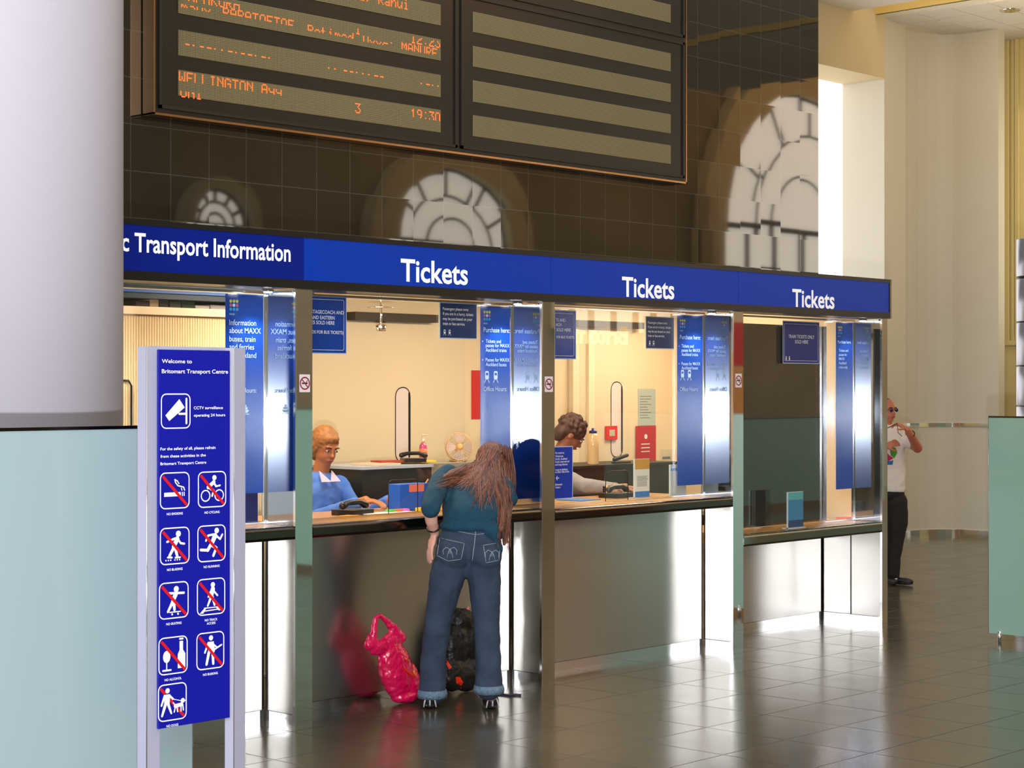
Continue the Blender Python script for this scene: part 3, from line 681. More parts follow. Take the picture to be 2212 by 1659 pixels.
led_text(t, 'mavx', fxp(392), z0 + .075, (2, 4)); led_text(t, 'PAPATOETOE', fxp(482), z0 + .085, (0, 4), .0098); led_text(t, 'Retimed', fxp(665), z0 + .075, (0, 4)); led_text(t, 'Uxxs:', fxp(785), z0 + .07, (0, 4)); led_text(t, 'MANURE', fxp(868), z0 + .075, (0, 5), .0098)
z1, z0 = rowsL[2]
for px, n in ((400, 8), (520, 5), (708, 2), (742, 7), (908, 4)): 
    for i in range(n): t.bar(fxp(px) + i * .055, z0 + .075, fxp(px) + i * .055 + random.choice((.012, .03, .035)), z0 + .075, .008, YL - .002, round_=False)
z1, z0 = rowsL[3]; led_text(t, 'WELLINGTON Ayy', fxp(387), z1 - .012, (0, 6), .0098); led_text(t, '3', fxp(768), z1 - .045, pit=.0098); led_text(t, '19:30', fxp(888), z1 - .025, (0, 6), .0098); led_text(t, 'UNi', fxp(390), z0 + .055, (3, 7), .0098)
t.build('amber_text', mat('amber_led', (255, 120, 50), .5, emit=1.3, ecol=(255, 96, 36)), db)
# ------------------------------------------------------------------ notice totem
YT = atZ(297, 748, 6.5).y
tt = thing('notice_totem', 'blue notice totem with prohibition pictograms between two silver posts', 'sign')
ALU = mat('silver_aluminium', (166, 166, 186), .5, .0)
X = lambda px: onY(px, 0, YT).x
ZZ = lambda px, py: onY(px, py, YT).z
zt = ZZ(400, 750)
xy = lambda px, dy: (onY(px, 0, YT + dy).x, YT + dy, 0)
for pts, rg in (([(297, .022), (317, -.020), (345, -.010), (345, .022)], 317), ([(486, -.010), (505, -.020), (530, -.002), (530, .022), (492, .022)], 505)):
    P = [xy(*q_) for q_ in pts]
    MB().prism(P, (0, 0, zt)).build('post', ALU, tt)
    r_ = Vector(xy(rg, -.021)); MB().tube([r_, r_ + UP * zt], .0022, 6).build('edge_bead', CHROME, tt)
    MB().box(P[0][0] - .03, P[2][0] + .03, YT - .05, YT + .08, 0, .012).build('foot_plate', ALU, tt)
YP = YT - .030
xp0, xp1 = onY(343, 0, YP).x, onY(497, 0, YP).x; zp0, zp1 = onY(343, 1575, YP).z, onY(343, 755, YP).z
MB().box(xp0, xp1, YP, YP + .012, zp0, zp1, bev=.002).build('blue_panel', TOTB, tt)
MB().box(xp0 + .005, xp1 - .005, YT - .010, YT + .03, zt - .012, zt + .002).build('top_cap', ALU, tt)
XP = lambda px: onY(px, 0, YP).x
ZP = lambda px, py: onY(px, py, YP).z
def tl(t, body, px, py, cap, px1=None):
    t = TX(); t.text(body, XP(px), ZP(px, py), cap, XP(px1) if px1 else None, y=YP, bold=.012); t.build('lettering', WHITE, tt)
tl(t, 'Welcome to', 349, 784, .0135, 414); tl(t, 'Britomart Transport Centre', 349, 806, .0140, 492)
tl(t, 'CCTV surveillance', 418, 884, .0098, 481); tl(t, 'operating 24 hours', 418, 900, .0098, 486)
tl(t, 'For the safety of all, please refrain', 346, 973, .0100, 465); tl(t, 'from these activities in the', 346, 989, .0100, 444); tl(t, 'Britomart Transport Centre', 346, 1005, .0100, 445)
def picto(kind, pxa, pxb, pya, pyb, cap, plabel, cap_y=None):
    """one pictogram: rounded frame, figure, red bar; local 0..1 coordinates"""
    x0, x1 = XP(pxa), XP(pxb); xm = (pxa + pxb) / 2; z1, z0 = ZP(xm, pya), ZP(xm, pyb); S = (x1 - x0); H = z1 - z0
    t = TX(); y = YP - .0015
    U = lambda u: x0 + u * S
    V = lambda v: z0 + v * H
    t.rrect(x0, x1, z0, z1, .022, y, .0042, 0)
    yc_ = [y]
    def ny(): yc_[0] -= 3e-5; return yc_[0]
    def B(u0, v0, u1, v1, wd, w2=None, rd=True): t.bar(U(u0), V(v0), U(u1), V(v1), wd * S, ny(), 0, rd, None if w2 is None else w2 * S)
    def D(u, v, r, ri=None): t.disc(U(u), V(v), r * S, ny(), 0, None if ri is None else ri * S)
    def PL(*p): t.poly([(U(a), V(b)) for a, b in p], ny())
    if kind == 'cctv':
        PL((.15, .38), (.28, .22), (.80, .60), (.62, .84)); B(.62, .42, .85, .42, .06); B(.86, .15, .86, .85, .06)
    if kind == 'smoke':
        PL((.14, .34), (.70, .34), (.70, .45), (.14, .45)); PL((.74, .34), (.77, .34), (.77, .45), (.74, .45)); PL((.80, .34), (.83, .34), (.83, .45), (.80, .45))
        B(.83, .5, .8, .58, .035); B(.8, .58, .6, .63, .035); B(.6, .63, .52, .72, .035); B(.52, .72, .5, .8, .035); B(.5, .8, .58, .76, .03); B(.74, .5, .72, .55, .03); B(.58, .76, .64, .68, .03)
    if kind == 'cycle':
        D(.27, .33, .17, .135); D(.75, .33, .17, .135); D(.58, .82, .075); B(.56, .7, .36, .56, .11); B(.56, .68, .64, .58, .06); B(.64, .58, .78, .6, .05); B(.4, .55, .55, .46, .08); B(.55, .46, .5, .32, .06)
    if kind == 'blade':
        D(.62, .82, .085); B(.58, .68, .46, .48, .15, .12); B(.58, .7, .7, .56, .06); B(.7, .56, .82, .54, .06); B(.5, .7, .24, .62, .06); B(.48, .48, .32, .24, .10, .08); B(.5, .48, .58, .22, .10, .08)
        B(.26, .2, .40, .19, .05); B(.52, .18, .68, .18, .05)
        for a in (.2, .28, .36, .5, .58, .66): D(a, .12, .022)
    if kind == 'run':
        D(.68, .84, .08); B(.62, .70, .5, .48, .16, .12); B(.66, .7, .8, .6, .06); B(.8, .6, .88, .72, .06); B(.56, .74, .38, .72, .06); B(.38, .72, .3, .58, .06); B(.5, .46, .66, .36, .10); B(.66, .36, .56, .16, .08); B(.48, .48, .36, .32, .10); B(.36, .32, .12, .34, .08)
    if kind == 'skate':
        D(.58, .80, .085); B(.56, .66, .46, .46, .14, .11); B(.34, .70, .84, .68, .065); B(.46, .46, .3, .2, .10, .07); B(.5, .44, .52, .24, .10, .08); B(.36, .18, .72, .18, .03); D(.44, .12, .03); D(.64, .12, .03)
    if kind == 'track':
        D(.56, .82, .075); B(.56, .70, .5, .5, .15, .12); B(.58, .66, .72, .52, .055); B(.48, .64, .4, .5, .055); B(.5, .5, .38, .26, .085, .06); B(.54, .5, .62, .26, .085, .06)
        PL((.1, .06), (.26, .2), (.34, .2), (.22, .06)); PL((.9, .10), (.74, .2), (.66, .2), (.76, .10)); B(.26, .2, .74, .2, .03); B(.24, .12, .8, .14, .03)
    if kind == 'alcohol':
        PL((.66, .14), (.92, .14), (.92, .52), (.84, .62), (.84, .86), (.72, .86), (.72, .62), (.66, .52)); B(.71, .92, .85, .92, .05, rd=False)
        t.disc(U(.28), V(.48), .125 * S, y, 0, sz=1.35); B(.28, .36, .28, .14, .035); B(.15, .12, .42, .12, .05)
    if kind == 'busk':
        D(.52, .84, .075); PL((.4, .74), (.62, .74), (.66, .48), (.42, .44)); B(.42, .7, .3, .46, .06); B(.6, .66, .74, .56, .05); D(.58, .50, .08); B(.6, .5, .9, .62, .05); B(.44, .44, .36, .14, .10, .08); B(.58, .44, .6, .14, .10, .08)
    red_first = kind == 'dog'
    if kind != 'cctv': t.bar(U(.09), V(.90), U(.91), V(.08), .085 * S, y + (.0006 if red_first else -.0013), 1, False)
    if kind == 'dog':
        D(.33, .82, .075); PL((.2, .72), (.42, .72), (.4, .44), (.22, .44)); B(.22, .68, .12, .44, .06); B(.4, .68, .52, .58, .06); B(.25, .44, .14, .16, .10, .07); B(.36, .44, .46, .2, .09, .06)
        B(.5, .58, .8, .5, .02); B(.6, .38, .82, .4, .11); D(.86, .5, .07); B(.86, .5, .94, .49, .04); B(.6, .36, .56, .22, .04); B(.66, .34, .68, .22, .04); B(.8, .36, .8, .22, .04); B(.86, .38, .88, .24, .04); B(.58, .42, .52, .48, .03)
    if cap:
        for i, ln in enumerate(cap): t.text(ln, 0, z0 - .0215 - i * .0125, .0082, y=YP, center=(x0 + x1) / 2, bold=.014)
    t.build('pictogram', [WHITE, RED], tt, label=plabel)
picto('cctv', 347, 411, 850, 926, None, 'white surveillance camera pictogram')
picto('smoke', 345, 409, 1020, 1099, ['NO SMOKING'], 'no smoking pictogram')
picto('cycle', 427, 488, 1018, 1096, ['NO CYCLING'], 'no cycling pictogram')
picto('blade', 345, 409, 1139, 1219, ['NO BLADING'], 'no blading pictogram')
picto('run', 426, 487, 1134, 1213, ['NO RUNNING'], 'no running pictogram')
picto('skate', 343, 407, 1257, 1336, ['NO SKATING'], 'no skating pictogram')
picto('track', 425, 486, 1249, 1328, ['NO TRACK', 'ACCESS'], 'no track access pictogram')
picto('alcohol', 342, 405, 1375, 1456, ['NO ALCOHOL'], 'no alcohol pictogram')
picto('busk', 424, 484, 1365, 1445, ['NO BUSKING'], 'no busking pictogram')
picto('dog', 341, 403, 1476, 1556, ['NO DOGS'], 'no dogs pictogram')
# lit hall lettering mirrored in the third window's glass
p0, p1 = onY(1205, 730, 4.48), onY(1345, 725, 4.48)
bl = thing('hanging_letters', 'pale Britomart lettering reflected in the third ticket window', 'sign')
t = TX(); t.text('Britomart', p0.x - .1, (p0.z + p1.z) / 2 - .06, .17, p1.x + .1, y=-4.0, bold=.03, center=(p0.x + p1.x) / 2, mirror=True)
o = t.build('letters', mat('lit_letters', (255, 226, 170), .5, emit=6., ecol=(255, 214, 150)), bl)
for p in o.data.polygons: p.flip()
ZTOP = 1.036
# ------------------------------------------------------------------ inside the booths
def pxbox(px0, px1, py0, py1, Y, dy, pyref=None):
    pr = pyref or (px0 + px1) / 2
    return onY(px0, 0, Y).x, onY(px1, 0, Y).x, Y, Y + dy, onY(pr, py1, Y).z, onY(pr, py0, Y).z
# tambour cabinet of the first bay
Y1 = 1.45; tc = thing('tambour_cabinet', 'tall cream ribbed tambour cabinet behind the leftmost glass', 'cabinet')
x0, x1 = -2.75, -.62; ztop = onY(420, 683, Y1).z
MB().box(x0, x1, Y1 + .02, Y1 + .4, 0, ztop).build('body', CREAM, tc)
m = MB(); n = 118
for i in range(n): xx = x0 + (x1 - x0) * (i + .5) / n; m.tube([(xx, Y1 + .012, .02), (xx, Y1 + .012, ztop - .01)], .0098, 6)
m.build('ribbed_front', mat('ribbed_cream', (226, 204, 160), .55), tc, kind='stuff')
MB().box(x0 - .01, x1 + .01, Y1 - .02, Y1 + .4, ztop, ztop + .045).build('top_rail', mat('rail_cream', (240, 216, 178), .5), tc)
hx = onY(283, 0, Y1).x
m = MB(); P = []
z0_, z1_ = onY(283, 960, Y1).z, onY(283, 822, Y1).z
m.tube([(hx - .10, Y1 - .004, z1_), (hx - .02, Y1 - .004, z1_), (hx, Y1 - .004, z1_ - .03), (hx, Y1 - .004, z0_)], .006, 8); m.build('handle', DARK, tc)
ov = thing('overhead_locker', 'blue fronted overhead locker above the ribbed cabinet', 'locker')
MB().box(x0, x1, Y1 - .06, Y1 + .38, onY(420, 650, Y1).z, 2.43).build('body', mat('locker_dark', (20, 44, 60), .5), ov)
MB().box(x0, x1, Y1 - .075, Y1 - .062, onY(420, 638, Y1).z, onY(420, 624, Y1).z).build('blue_front', mat('locker_blue', (16, 84, 160), .4), ov)
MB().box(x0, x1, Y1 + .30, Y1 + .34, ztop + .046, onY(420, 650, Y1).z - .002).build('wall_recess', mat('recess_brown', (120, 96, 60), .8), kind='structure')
for i, (px, w_, h_, c) in enumerate(((296, .12, .035, (60, 40, 30)), (320, .08, .045, (180, 150, 110)), (341, .08, .05, (50, 50, 46)), (366, .10, .04, (60, 66, 50)), (394, .12, .045, (40, 60, 40)), (424, .13, .022, (200, 190, 180)), (460, .16, .028, (190, 180, 176)))):
    xx = onY(px, 0, Y1 + .1).x
    w_ *= .8; MB().box(xx - w_ / 2, xx + w_ / 2, Y1 + .04, Y1 + .24, ztop + .046, ztop + .046 + h_, bev=.006).build('file_stack', mat('file_%d' % i, c, .7), label=['dark brown file lying first from the column on the ribbed cabinet', 'tan folder stack second from the column on the ribbed cabinet', 'black file third from the column on the ribbed cabinet', 'olive file in the middle of the ribbed cabinet top', 'green black file right of the middle on the ribbed cabinet', 'flat white paper pile on the ribbed cabinet', 'flat grey paper pile nearest the banner on the ribbed cabinet'][i], cat='files', group='files on the ribbed cabinet')
dl1 = thing('low_cabinet', 'dark low cabinet behind the leftmost counter', 'cabinet')
MB().box(-2.3, -1.5, .88, 1.3, 0, onY(560, 1056, .88).z).build('body', DKCAB, dl1)
q = pxbox(531, 557, 1056, 1118, .34, .004); bs = thing('brochure_card', 'dark blue card standing on the leftmost counter beside the totem', 'card')
MB().box(q[0], q[1], .34, .344, ZTOP, q[5]).build('card', mat('card_navy', (14, 24, 110), .4), bs)
MB().box(q[0], q[1], .33, .37, ZTOP, ZTOP + .004).build('base', mat('acrylic', (190, 205, 205), .15), bs)
dl4 = thing('low_cabinet', 'dark low cabinet behind the rightmost low counter', 'cabinet')
MB().box(2.55, 3.78, .86, 1.1, 0, onY(1850, 1085, .86).z).build('body', DKCAB, dl4)
# sliding doors with long slot handles on the rear wall
for j, (xc, za, zb_, lab) in enumerate(((onY(871, 0, 2.02).x, 1.236, 1.751, 'cream door with long slot handle behind the second window'), (onY(1333, 0, 2.02).x, 1.207, 1.795, 'cream door with long slot handle behind the third window'))):
    dr = bpy.data.objects.new('door_%d' % (j + 1), None); COL.objects.link(dr); dr['kind'] = 'structure'
    xl_, xr2 = (xc - .95, xc + .62) if j == 0 else (xc - .52, xc + .16)
    MB().box(xl_, xr2, 2.025, 2.047, .02, 2.20).build('door_leaf', mat('door_cream', (226, 206, 168), .45), dr)
    t = TX(); t.rrect(xc - .068, xc + .068, za, zb_, .06, 2.0235, None, 1); t.rrect(xc - .074, xc + .074, za - .006, zb_ + .006, .066, 2.023, .008, 0)
    t.rrect(xc + .052, xc + .07, za + .03, zb_ - .03, .008, 2.0225, None, 0)
    t.build('slot_handle', [BLACKM, mat('slot_pink', (226, 208, 196), .4)], dr)
for xx in (onY(1236, 0, 2.01).x, onY(1270, 0, 2.01).x): MB().box(xx, xx + .07, 2.0, 2.048, 0, 2.2).build('trim_7', mat('trim_cream', (238, 220, 180), .5), kind='structure')
MB().box(onY(765, 0, 1.97).x, onY(945, 0, 1.97).x, 1.96, 2.048, 2.21, 2.265).build('trim_8', mat('dark_slot', (52, 44, 32), .6), kind='structure')
MB().box(onY(1247, 0, 1.97).x, onY(1390, 0, 1.97).x, 1.96, 2.048, 2.22, 2.27).build('trim_9', MATS['dark_slot'], kind='structure')
# ceiling lamp spider in second booth
cl = thing('ceiling_lamp', 'small chrome ceiling spotlight with round plate in the second booth', 'lamp')
c = onY(823, 665, 1.1); 
MB().lathe([(.085, 0), (.085, .004), (.02, .008)], (c.x, c.y, c.z), 28).build('plate', CHROME, cl)
MB().lathe([(.007, -.11), (.007, 0)], (c.x, c.y, c.z), 8).build('stem', CHROME, cl)
MB().lathe([(.03, -.145), (.034, -.11), (.01, -.10)], (c.x, c.y, c.z), 20).build('lamp_cup', CHROME, cl)
MB().lathe([(.006, 0), (.006, 2.46 - c.z)], (c.x, c.y, c.z), 8).build('rod', CHROME, cl)
# second booth: dark low cabinet and its clutter
dc = thing('low_cabinet', 'dark low cabinet with pale top behind the second counter', 'cabinet')
xa, xb = onY(783, 0, 1.25).x, onY(932, 0, 1.25).x; zt_ = onY(850, 1012, 1.25).z
MB().box(xa, xb, 1.25, 1.75, 0, zt_).build('body', DKCAB, dc)
MB().box(xa - .012, xb + .005, 1.235, 1.76, zt_, zt_ + .018).build('top', mat('pale_top', (180, 186, 192), .5), dc)
ZC = zt_ + .019
def sheet(label, px, py_, w_, d_, col, rz=0, th=.006, cat='papers', z=ZC, Y=1.4, fold=0, group=None):
    c = onY(px, 0, Y); o = None; m = MB()
    m.box(-w_ / 2, w_ / 2, -d_ / 2, d_ / 2, 0, th)
    if fold: m.box(-w_ / 2, w_ / 2 - .01, -d_ / 2 + .01, d_ / 2, th + .001, th + fold)
    o = m.build('paper_stack', mat('paper_%d_%d_%d' % col, col, .7), label=label, cat=cat, group=group); o.location = (c.x, Y, z); o.rotation_euler.z = rz; return o
sheet('cream papers at the left end of the low dark cabinet', 812, 0, .20, .25, (216, 190, 160), .1, .012)
sheet('dark red folder lying on the low dark cabinet', 838, 0, .18, .14, (170, 60, 40), -.2, .010, 'folder', ZC + .013, 1.45)
sheet('mustard yellow folder in the middle of the low dark cabinet', 880, 0, .22, .22, (200, 160, 30), .25, .010, 'folder', ZC, 1.5)
sheet('bright yellow and red papers beside the pink bottle', 921, 0, .10, .12, (240, 200, 60), -.4, .010, 'papers', ZC + .011, 1.33)
def phone(label, px, Y, z, rz=0, s=1.):
    r = thing('desk_phone', label, 'phone', 'desk phones in the booths'); c = onY(px, 0, Y); r.location = (c.x, Y, z); r.rotation_euler.z = rz; r.scale = (s, s, s)
    MB().prism([(-.09, -.07, 0), (.09, -.07, 0), (.09, .09, 0), (-.09, .09, 0)], (0, 0, .03)).build('base', BLACKM, r)
    m = MB(); m.caps((-.10, 0, .055), .022, (-.05, 0, .07), .015); m.caps((-.05, 0, .07), .015, (.05, 0, .07), .015); m.caps((.05, 0, .07), .015, (.10, 0, .05), .022); m.blob('handset', BLACKM, r, vox=.005, smooth=2)
    m = MB()
    for i in range(3):
        for j in range(3): m.box(.02 + i * .02, .034 + i * .02, -.055 + j * .018, -.043 + j * .018, .03, .034)
    m.build('keypad', mat('key_grey', (150, 150, 145), .5), r)
    return r
ZT = 1.036
phone('black desk phone beside the seated woman', 765, .42, ZT, .15)
phone('black phone lying on the low dark cabinet', 893, 1.36, ZC + .012, -.5, .8)
phone('black desk phone on the third counter', 1334, .50, ZT - .010, .1)
b_ = thing('pump_bottle', 'pink pump bottle standing on the low dark cabinet', 'bottle'); c = onY(914, 0, 1.42)
MB().lathe([(.024, 0), (.026, .006), (.026, .10), (.015, .118), (.010, .122)], (c.x, c.y, ZC + .012), 20).build('body', mat('pink_liquid', (190, 70, 110), .2, coat=.5), b_)
MB().lathe([(.011, .123), (.011, .14), (.004, .145), (.004, .165), (.010, .168), (.010, .176)], (c.x, c.y, ZC + .012), 14).build('pump', mat('pump_cream', (235, 200, 170), .4), b_)
MB().tube([(c.x, c.y, ZC + .184), (c.x + .03, c.y - .01, ZC + .181)], .004, 8).build('spout', MATS['pump_cream'], b_)
MB().lathe([(.0268, .03), (.0268, .08)], (c.x, c.y, ZC + .012), 20).build('label', mat('label_orange', (220, 110, 70), .5), b_)
# desk fan
fan = thing('desk_fan', 'small cream desk fan standing behind the girl', 'fan'); Yf = 1.42
c = onY(992, 966, Yf); ax = Vector((-.6, -.8, .12)).normalized(); rot = ax.to_track_quat('Z', 'Y').to_matrix()
FANC = mat('fan_cream', (214, 176, 130), .45)
for dz, rr in ((-.025, .088), (0, .098), (.025, .088)): MB().tube([c + rot @ Vector((rr * math.cos(a), rr * math.sin(a), dz)) for a in [2 * math.pi * i / 32 for i in range(32)]], .0025, 6, closed=True).build('cage_ring', FANC, fan)
m = MB()
for i in range(28):
    a = 2 * math.pi * i / 28; m.tube([c + rot @ Vector((.018 * math.cos(a), .018 * math.sin(a), .04)), c + rot @ Vector((.06 * math.cos(a), .06 * math.sin(a), .038)), c + rot @ Vector((.098 * math.cos(a), .098 * math.sin(a), 0)), c + rot @ Vector((.03 * math.cos(a), .03 * math.sin(a), -.04))], .0011, 4)
m.build('cage_wires', FANC, fan, kind='stuff')
for i in range(4):
    a = math.pi / 2 * i; m = MB(); P = []
    for tt_ in range(9):
        b2 = a - .55 + 1.1 * tt_ / 8; P.append(c + rot @ Vector((.085 * math.cos(b2), .085 * math.sin(b2), .010 * (tt_ - 4) / 4)))
    m.prism([c + rot @ Vector((.012 * math.cos(a - .3), .012 * math.sin(a - .3), 0))] + P + [c + rot @ Vector((.012 * math.cos(a + .3), .012 * math.sin(a + .3), 0))], ax * .002)
    m.build('blade', mat('fan_blade', (196, 176, 160), .4), fan)
MB().lathe([(.02, -.01), (.024, .0), (.02, .042), (.008, .046)], c, 20, axis=ax).build('hub', mat('fan_hub', (226, 170, 90), .4), fan)
MB().lathe([(.026, 0), (.022, .05)], c - ax * .07, 16, axis=ax).build('motor_housing', FANC, fan)
MB().tube([c - ax * .05, Vector((c.x + .03, c.y + .04, c.z - .09)), Vector((c.x + .03, c.y + .04, ZC + .012))], .009, 8).build('stand', FANC, fan)
MB().lathe([(.06, 0), (.06, .010), (.02, .016)], (c.x + .03, c.y + .04, ZC - .001), 24).build('base', FANC, fan)
xa2 = onY(940, 0, 1.3).x
MB().box(xb + .03, xb + .75, 1.3, 1.8, 0, ZC - .003).build('side_cabinet', mat('grey_cabinet', (150, 144, 124), .5), label='grey side cabinet hidden mostly behind the girl', cat='cabinet')
# blue box, notes and tickets on the second counter
YB2 = .44
bb = thing('tissue_box', 'blue box with pink label on the second counter', 'box')
q = pxbox(864, 928, 1045, 1091, YB2, .10); MB().box(q[0], q[1], q[2], q[3], ZT, q[5], bev=.004).build('carton', mat('box_blue', (24, 92, 190), .4), bb)
q2 = pxbox(884, 916, 1046, 1062, YB2 - .002, .001); MB().box(*q2).build('label', mat('label_salmon', (226, 120, 90), .5), bb)
for i, (px, colr, nm) in enumerate(((843, (90, 200, 80), 'green'), (859, (236, 110, 50), 'orange'), (874, (240, 110, 210), 'pink'), (908, (226, 200, 30), 'yellow'))):
    cc2 = onY(px, 0, .37); MB().box(cc2.x - .022, cc2.x + .022, .35, .39, ZT + .001, ZT + .02).build('sticky_notes', mat('note_' + nm, colr, .6), label=nm + ' sticky note pad on the second counter', cat='sticky notes', group='sticky note pads on the second counter')
sheet('white ticket slips lying on the second counter', 835, 0, .34, .1, (220, 214, 206), .02, .008, 'papers', ZT, .34)
sheet('orange sheet lying by the black phone near the woman', 757, 0, .10, .08, (236, 150, 50), .1, .006, 'papers', ZT, .33)
MB().tube([onY(925, 1035, .47), onY(897, 1083, .47)], .005, 8).build('pencil', mat('pencil_brown', (190, 130, 90), .5), label='brown pencil leaning against the blue box', cat='pencil')
# glass cut-outs above the counters
def cutout(label, pxa, pxb, pya, zb_):
    a, b_ = onY(pxa, 0, YG - .003).x, onY(pxb, 0, YG - .003).x; z1 = onY((pxa + pxb) / 2, pya, YG).z; r = .03; y = YG - .004
    P = [(a, y, zb_), (a, y, z1 - r)] + [(a + r - r * math.cos(t_), y, z1 - r + r * math.sin(t_)) for t_ in (.5, 1.0, 1.4)] + [(b_ - r + r * math.sin(t_), y, z1 - r + r * math.cos(t_)) for t_ in (.1, .6, 1.1)] + [(b_, y, z1 - r), (b_, y, zb_)]
    MB().tube(P, .0028, 6).build('cutout_trim', mat('cutout_dark', (40, 30, 26), .3), {0: g1, 1: g2}[label])
cutout(0, 839, 902, 1036, ZT + .01); cutout(1, 1308, 1356, 1017, 1.03)
# third booth
dk = thing('back_desk', 'dark low back desk behind the third counter', 'desk')
xa, xb = onY(1190, 0, 1.5).x, onY(1462, 0, 1.5).x; zt_ = onY(1330, 1003, 1.5).z
MB().box(xa, xb, 1.5, 1.93, 0, zt_ - .02).build('body', DKCAB, dk); MB().box(xa, xb + .01, 1.49, 1.94, zt_ - .02, zt_).build('top', DKCAB, dk)
wb = thing('water_bottle', 'clear drink bottle with blue cap on the back desk', 'bottle'); c = onY(1281, 0, 1.6); hh = onY(1281, 925, 1.6).z - zt_
MB().lathe([(.042, 0), (.044, .01), (.042, hh * .45), (.044, hh * .5), (.042, hh * .8), (.03, hh * .86)], (c.x, c.y, zt_), 24).build('body', mat('bottle_plastic', (240, 200, 140), .15, coat=.5), wb)
MB().lathe([(.030, hh * .861), (.030, hh * .93), (.010, hh * .94), (.010, hh)], (c.x, c.y, zt_), 18).build('cap', mat('cap_blue', (14, 36, 120), .4), wb)
st = thing('stapler', 'black stapler on the back desk beside the red notice', 'stapler'); c = onY(1342, 0, 1.6)
MB().box(c.x - .09, c.x + .09, c.y - .02, c.y + .02, zt_, zt_ + .012).build('base', BLACKM, st)
m = MB(); m.caps((c.x - .08, c.y, zt_ + .03), .016, (c.x + .07, c.y, zt_ + .058), .013); m.build('arm', BLACKM, st)
fp = thing('fire_call_point', 'red square fire call point on the rear wall door', 'fire alarm'); q = pxbox(1309, 1333, 920, 950, 2.01, .006); q = (q[0], q[1], 2.005, 2.022, q[4], q[5])
MB().box(*q, bev=.003).build('housing', mat('alarm_red', (214, 20, 30), .4), fp)
MB().box(q[0] + .035, q[1] - .035, 2.003, 2.005, q[4] + .03, q[5] - .03).build('glass_plate', mat('plate_grey', (190, 180, 150), .4), fp)
def wallsheet(label, name, cat, a, b_, c_, d_, col, Y=2.044, lines=0):
    r = thing(name, label, cat); q = pxbox(a, b_, c_, d_, Y, .004); MB().box(*q).build('sheet', mat('sheet_%d_%d_%d' % col, col, .6), r)
    if lines:
        t = TX()
        for i in range(lines): t.bar(q[0] + .02, q[5] - .06 - i * (q[5] - q[4] - .1) / lines, q[0] + (q[1] - q[0]) * (.5 + .4 * random.random()), q[5] - .06 - i * (q[5] - q[4] - .1) / lines, .006, Y - .001, round_=False)
        t.build('print', mat('print_grey', (120, 130, 125), .6), r)
    return r
wallsheet('pale green paper sheet pinned above the red notice', 'wall_notice', 'notice', 1379, 1416, 840, 919, (176, 190, 176), lines=9)
rn = wallsheet('dark red notice on the wall behind the third window', 'wall_notice', 'notice', 1374, 1417, 920, 1003, (186, 16, 34), Y=2.036)
t = TX(); c = onY(1395, 943, 2.035); t.disc(c.x, c.z, .02, 2.034, 0); 
for i in range(3): t.bar(c.x - .06, c.z - .06 - i * .03, c.x + .05, c.z - .06 - i * .03, .008, 2.034, round_=False)
t.build('print', PAPER, rn)
wallsheet('small lined paper low on the wall right of the red notice', 'wall_notice', 'notice', 1427, 1455, 971, 1003, (214, 200, 168), lines=4)
hz = wallsheet('red and white hazard notice at the edge of the second window', 'wall_notice', 'notice', 1019, 1038, 800, 905, (206, 24, 20), Y=2.044)
def leaflet(label, a, b_, c_, d_, Y, zb_, parts, hold=True):
    r = thing('leaflet_stand', label, 'leaflet stand', 'leaflet stands on the counters'); x0, x1 = onY(a, 0, Y).x, onY(b_, 0, Y).x; z1 = onY((a + b_) / 2, c_, Y).z; H = z1 - zb_
    MB().box(x0, x1, Y, Y + .012, zb_, z1).build('acrylic_holder', mat('acrylic', (190, 205, 205), .15), r)
    MB().box(x0, x1, Y - .02, Y + .05, zb_, zb_ + .006).build('base', MATS['acrylic'], r)
    for i, (f0, f1, col) in enumerate(parts): MB().box(x0 + .004, x1 - .004, Y - .003, Y - .0005, zb_ + .008 + (H - .01) * f0, zb_ + .008 + (H - .012) * f1).build('leaflet', mat('leaf_%d_%d_%d' % col, col, .6), r, label=['', 'coloured band of the leaflet'][i > 0] or None)
    return r
l1 = leaflet('white leaflet with orange heading on the third counter', 1371, 1403, 991, 1068, .34, ZT - .010, [(0, .15, (60, 120, 190)), (.15, .74, (226, 228, 214)), (.74, 1, (206, 150, 40))])
t = TX(); x0, x1 = onY(1371, 0, .34).x, onY(1403, 0, .34).x
for i in range(9): t.bar(x0 + .02, 1.17 - i * .008, x1 - .02 - .02 * random.random(), 1.17 - i * .008, .0028, .336, round_=False)
t.build('print', mat('print_dark', (110, 120, 130), .6), l1)
leaflet('pale card with a blue band beside the third banner', 1448, 1482, 1003, 1066, .32, ZT - .010, [(0, .8, (196, 206, 200)), (.8, .9, (90, 150, 190)), (.9, 1, (180, 200, 205))])
leaflet('blue leaflet holder on the low rightmost counter', 1702, 1735, 1062, 1136, .10, .763, [(0, .2, (40, 70, 110)), (.2, .78, (60, 130, 170)), (.78, 1, (90, 170, 170))])
kb = thing('card_rack', 'low rack of cream cards behind the black phone on the third counter', 'rack'); q = pxbox(1312, 1356, 1046, 1060, .62, .04)
for i in range(6): w_ = (q[1] - q[0]) / 6; MB().box(q[0] + w_ * i + .003, q[0] + w_ * (i + 1) - .003, .62, .64, ZT - .01, q[5]).build('card', mat('card_cream', (240, 196, 150), .6), kb)
MB().box(q[0], q[1], .641, .66, ZT - .01, q[5] - .01).build('holder', BLACKM, kb)
sheet('blue sheet under the man\'s hands on the third counter', 1250, 0, .22, .2, (60, 120, 180), .1, .004, 'papers', ZT - .010, .52)
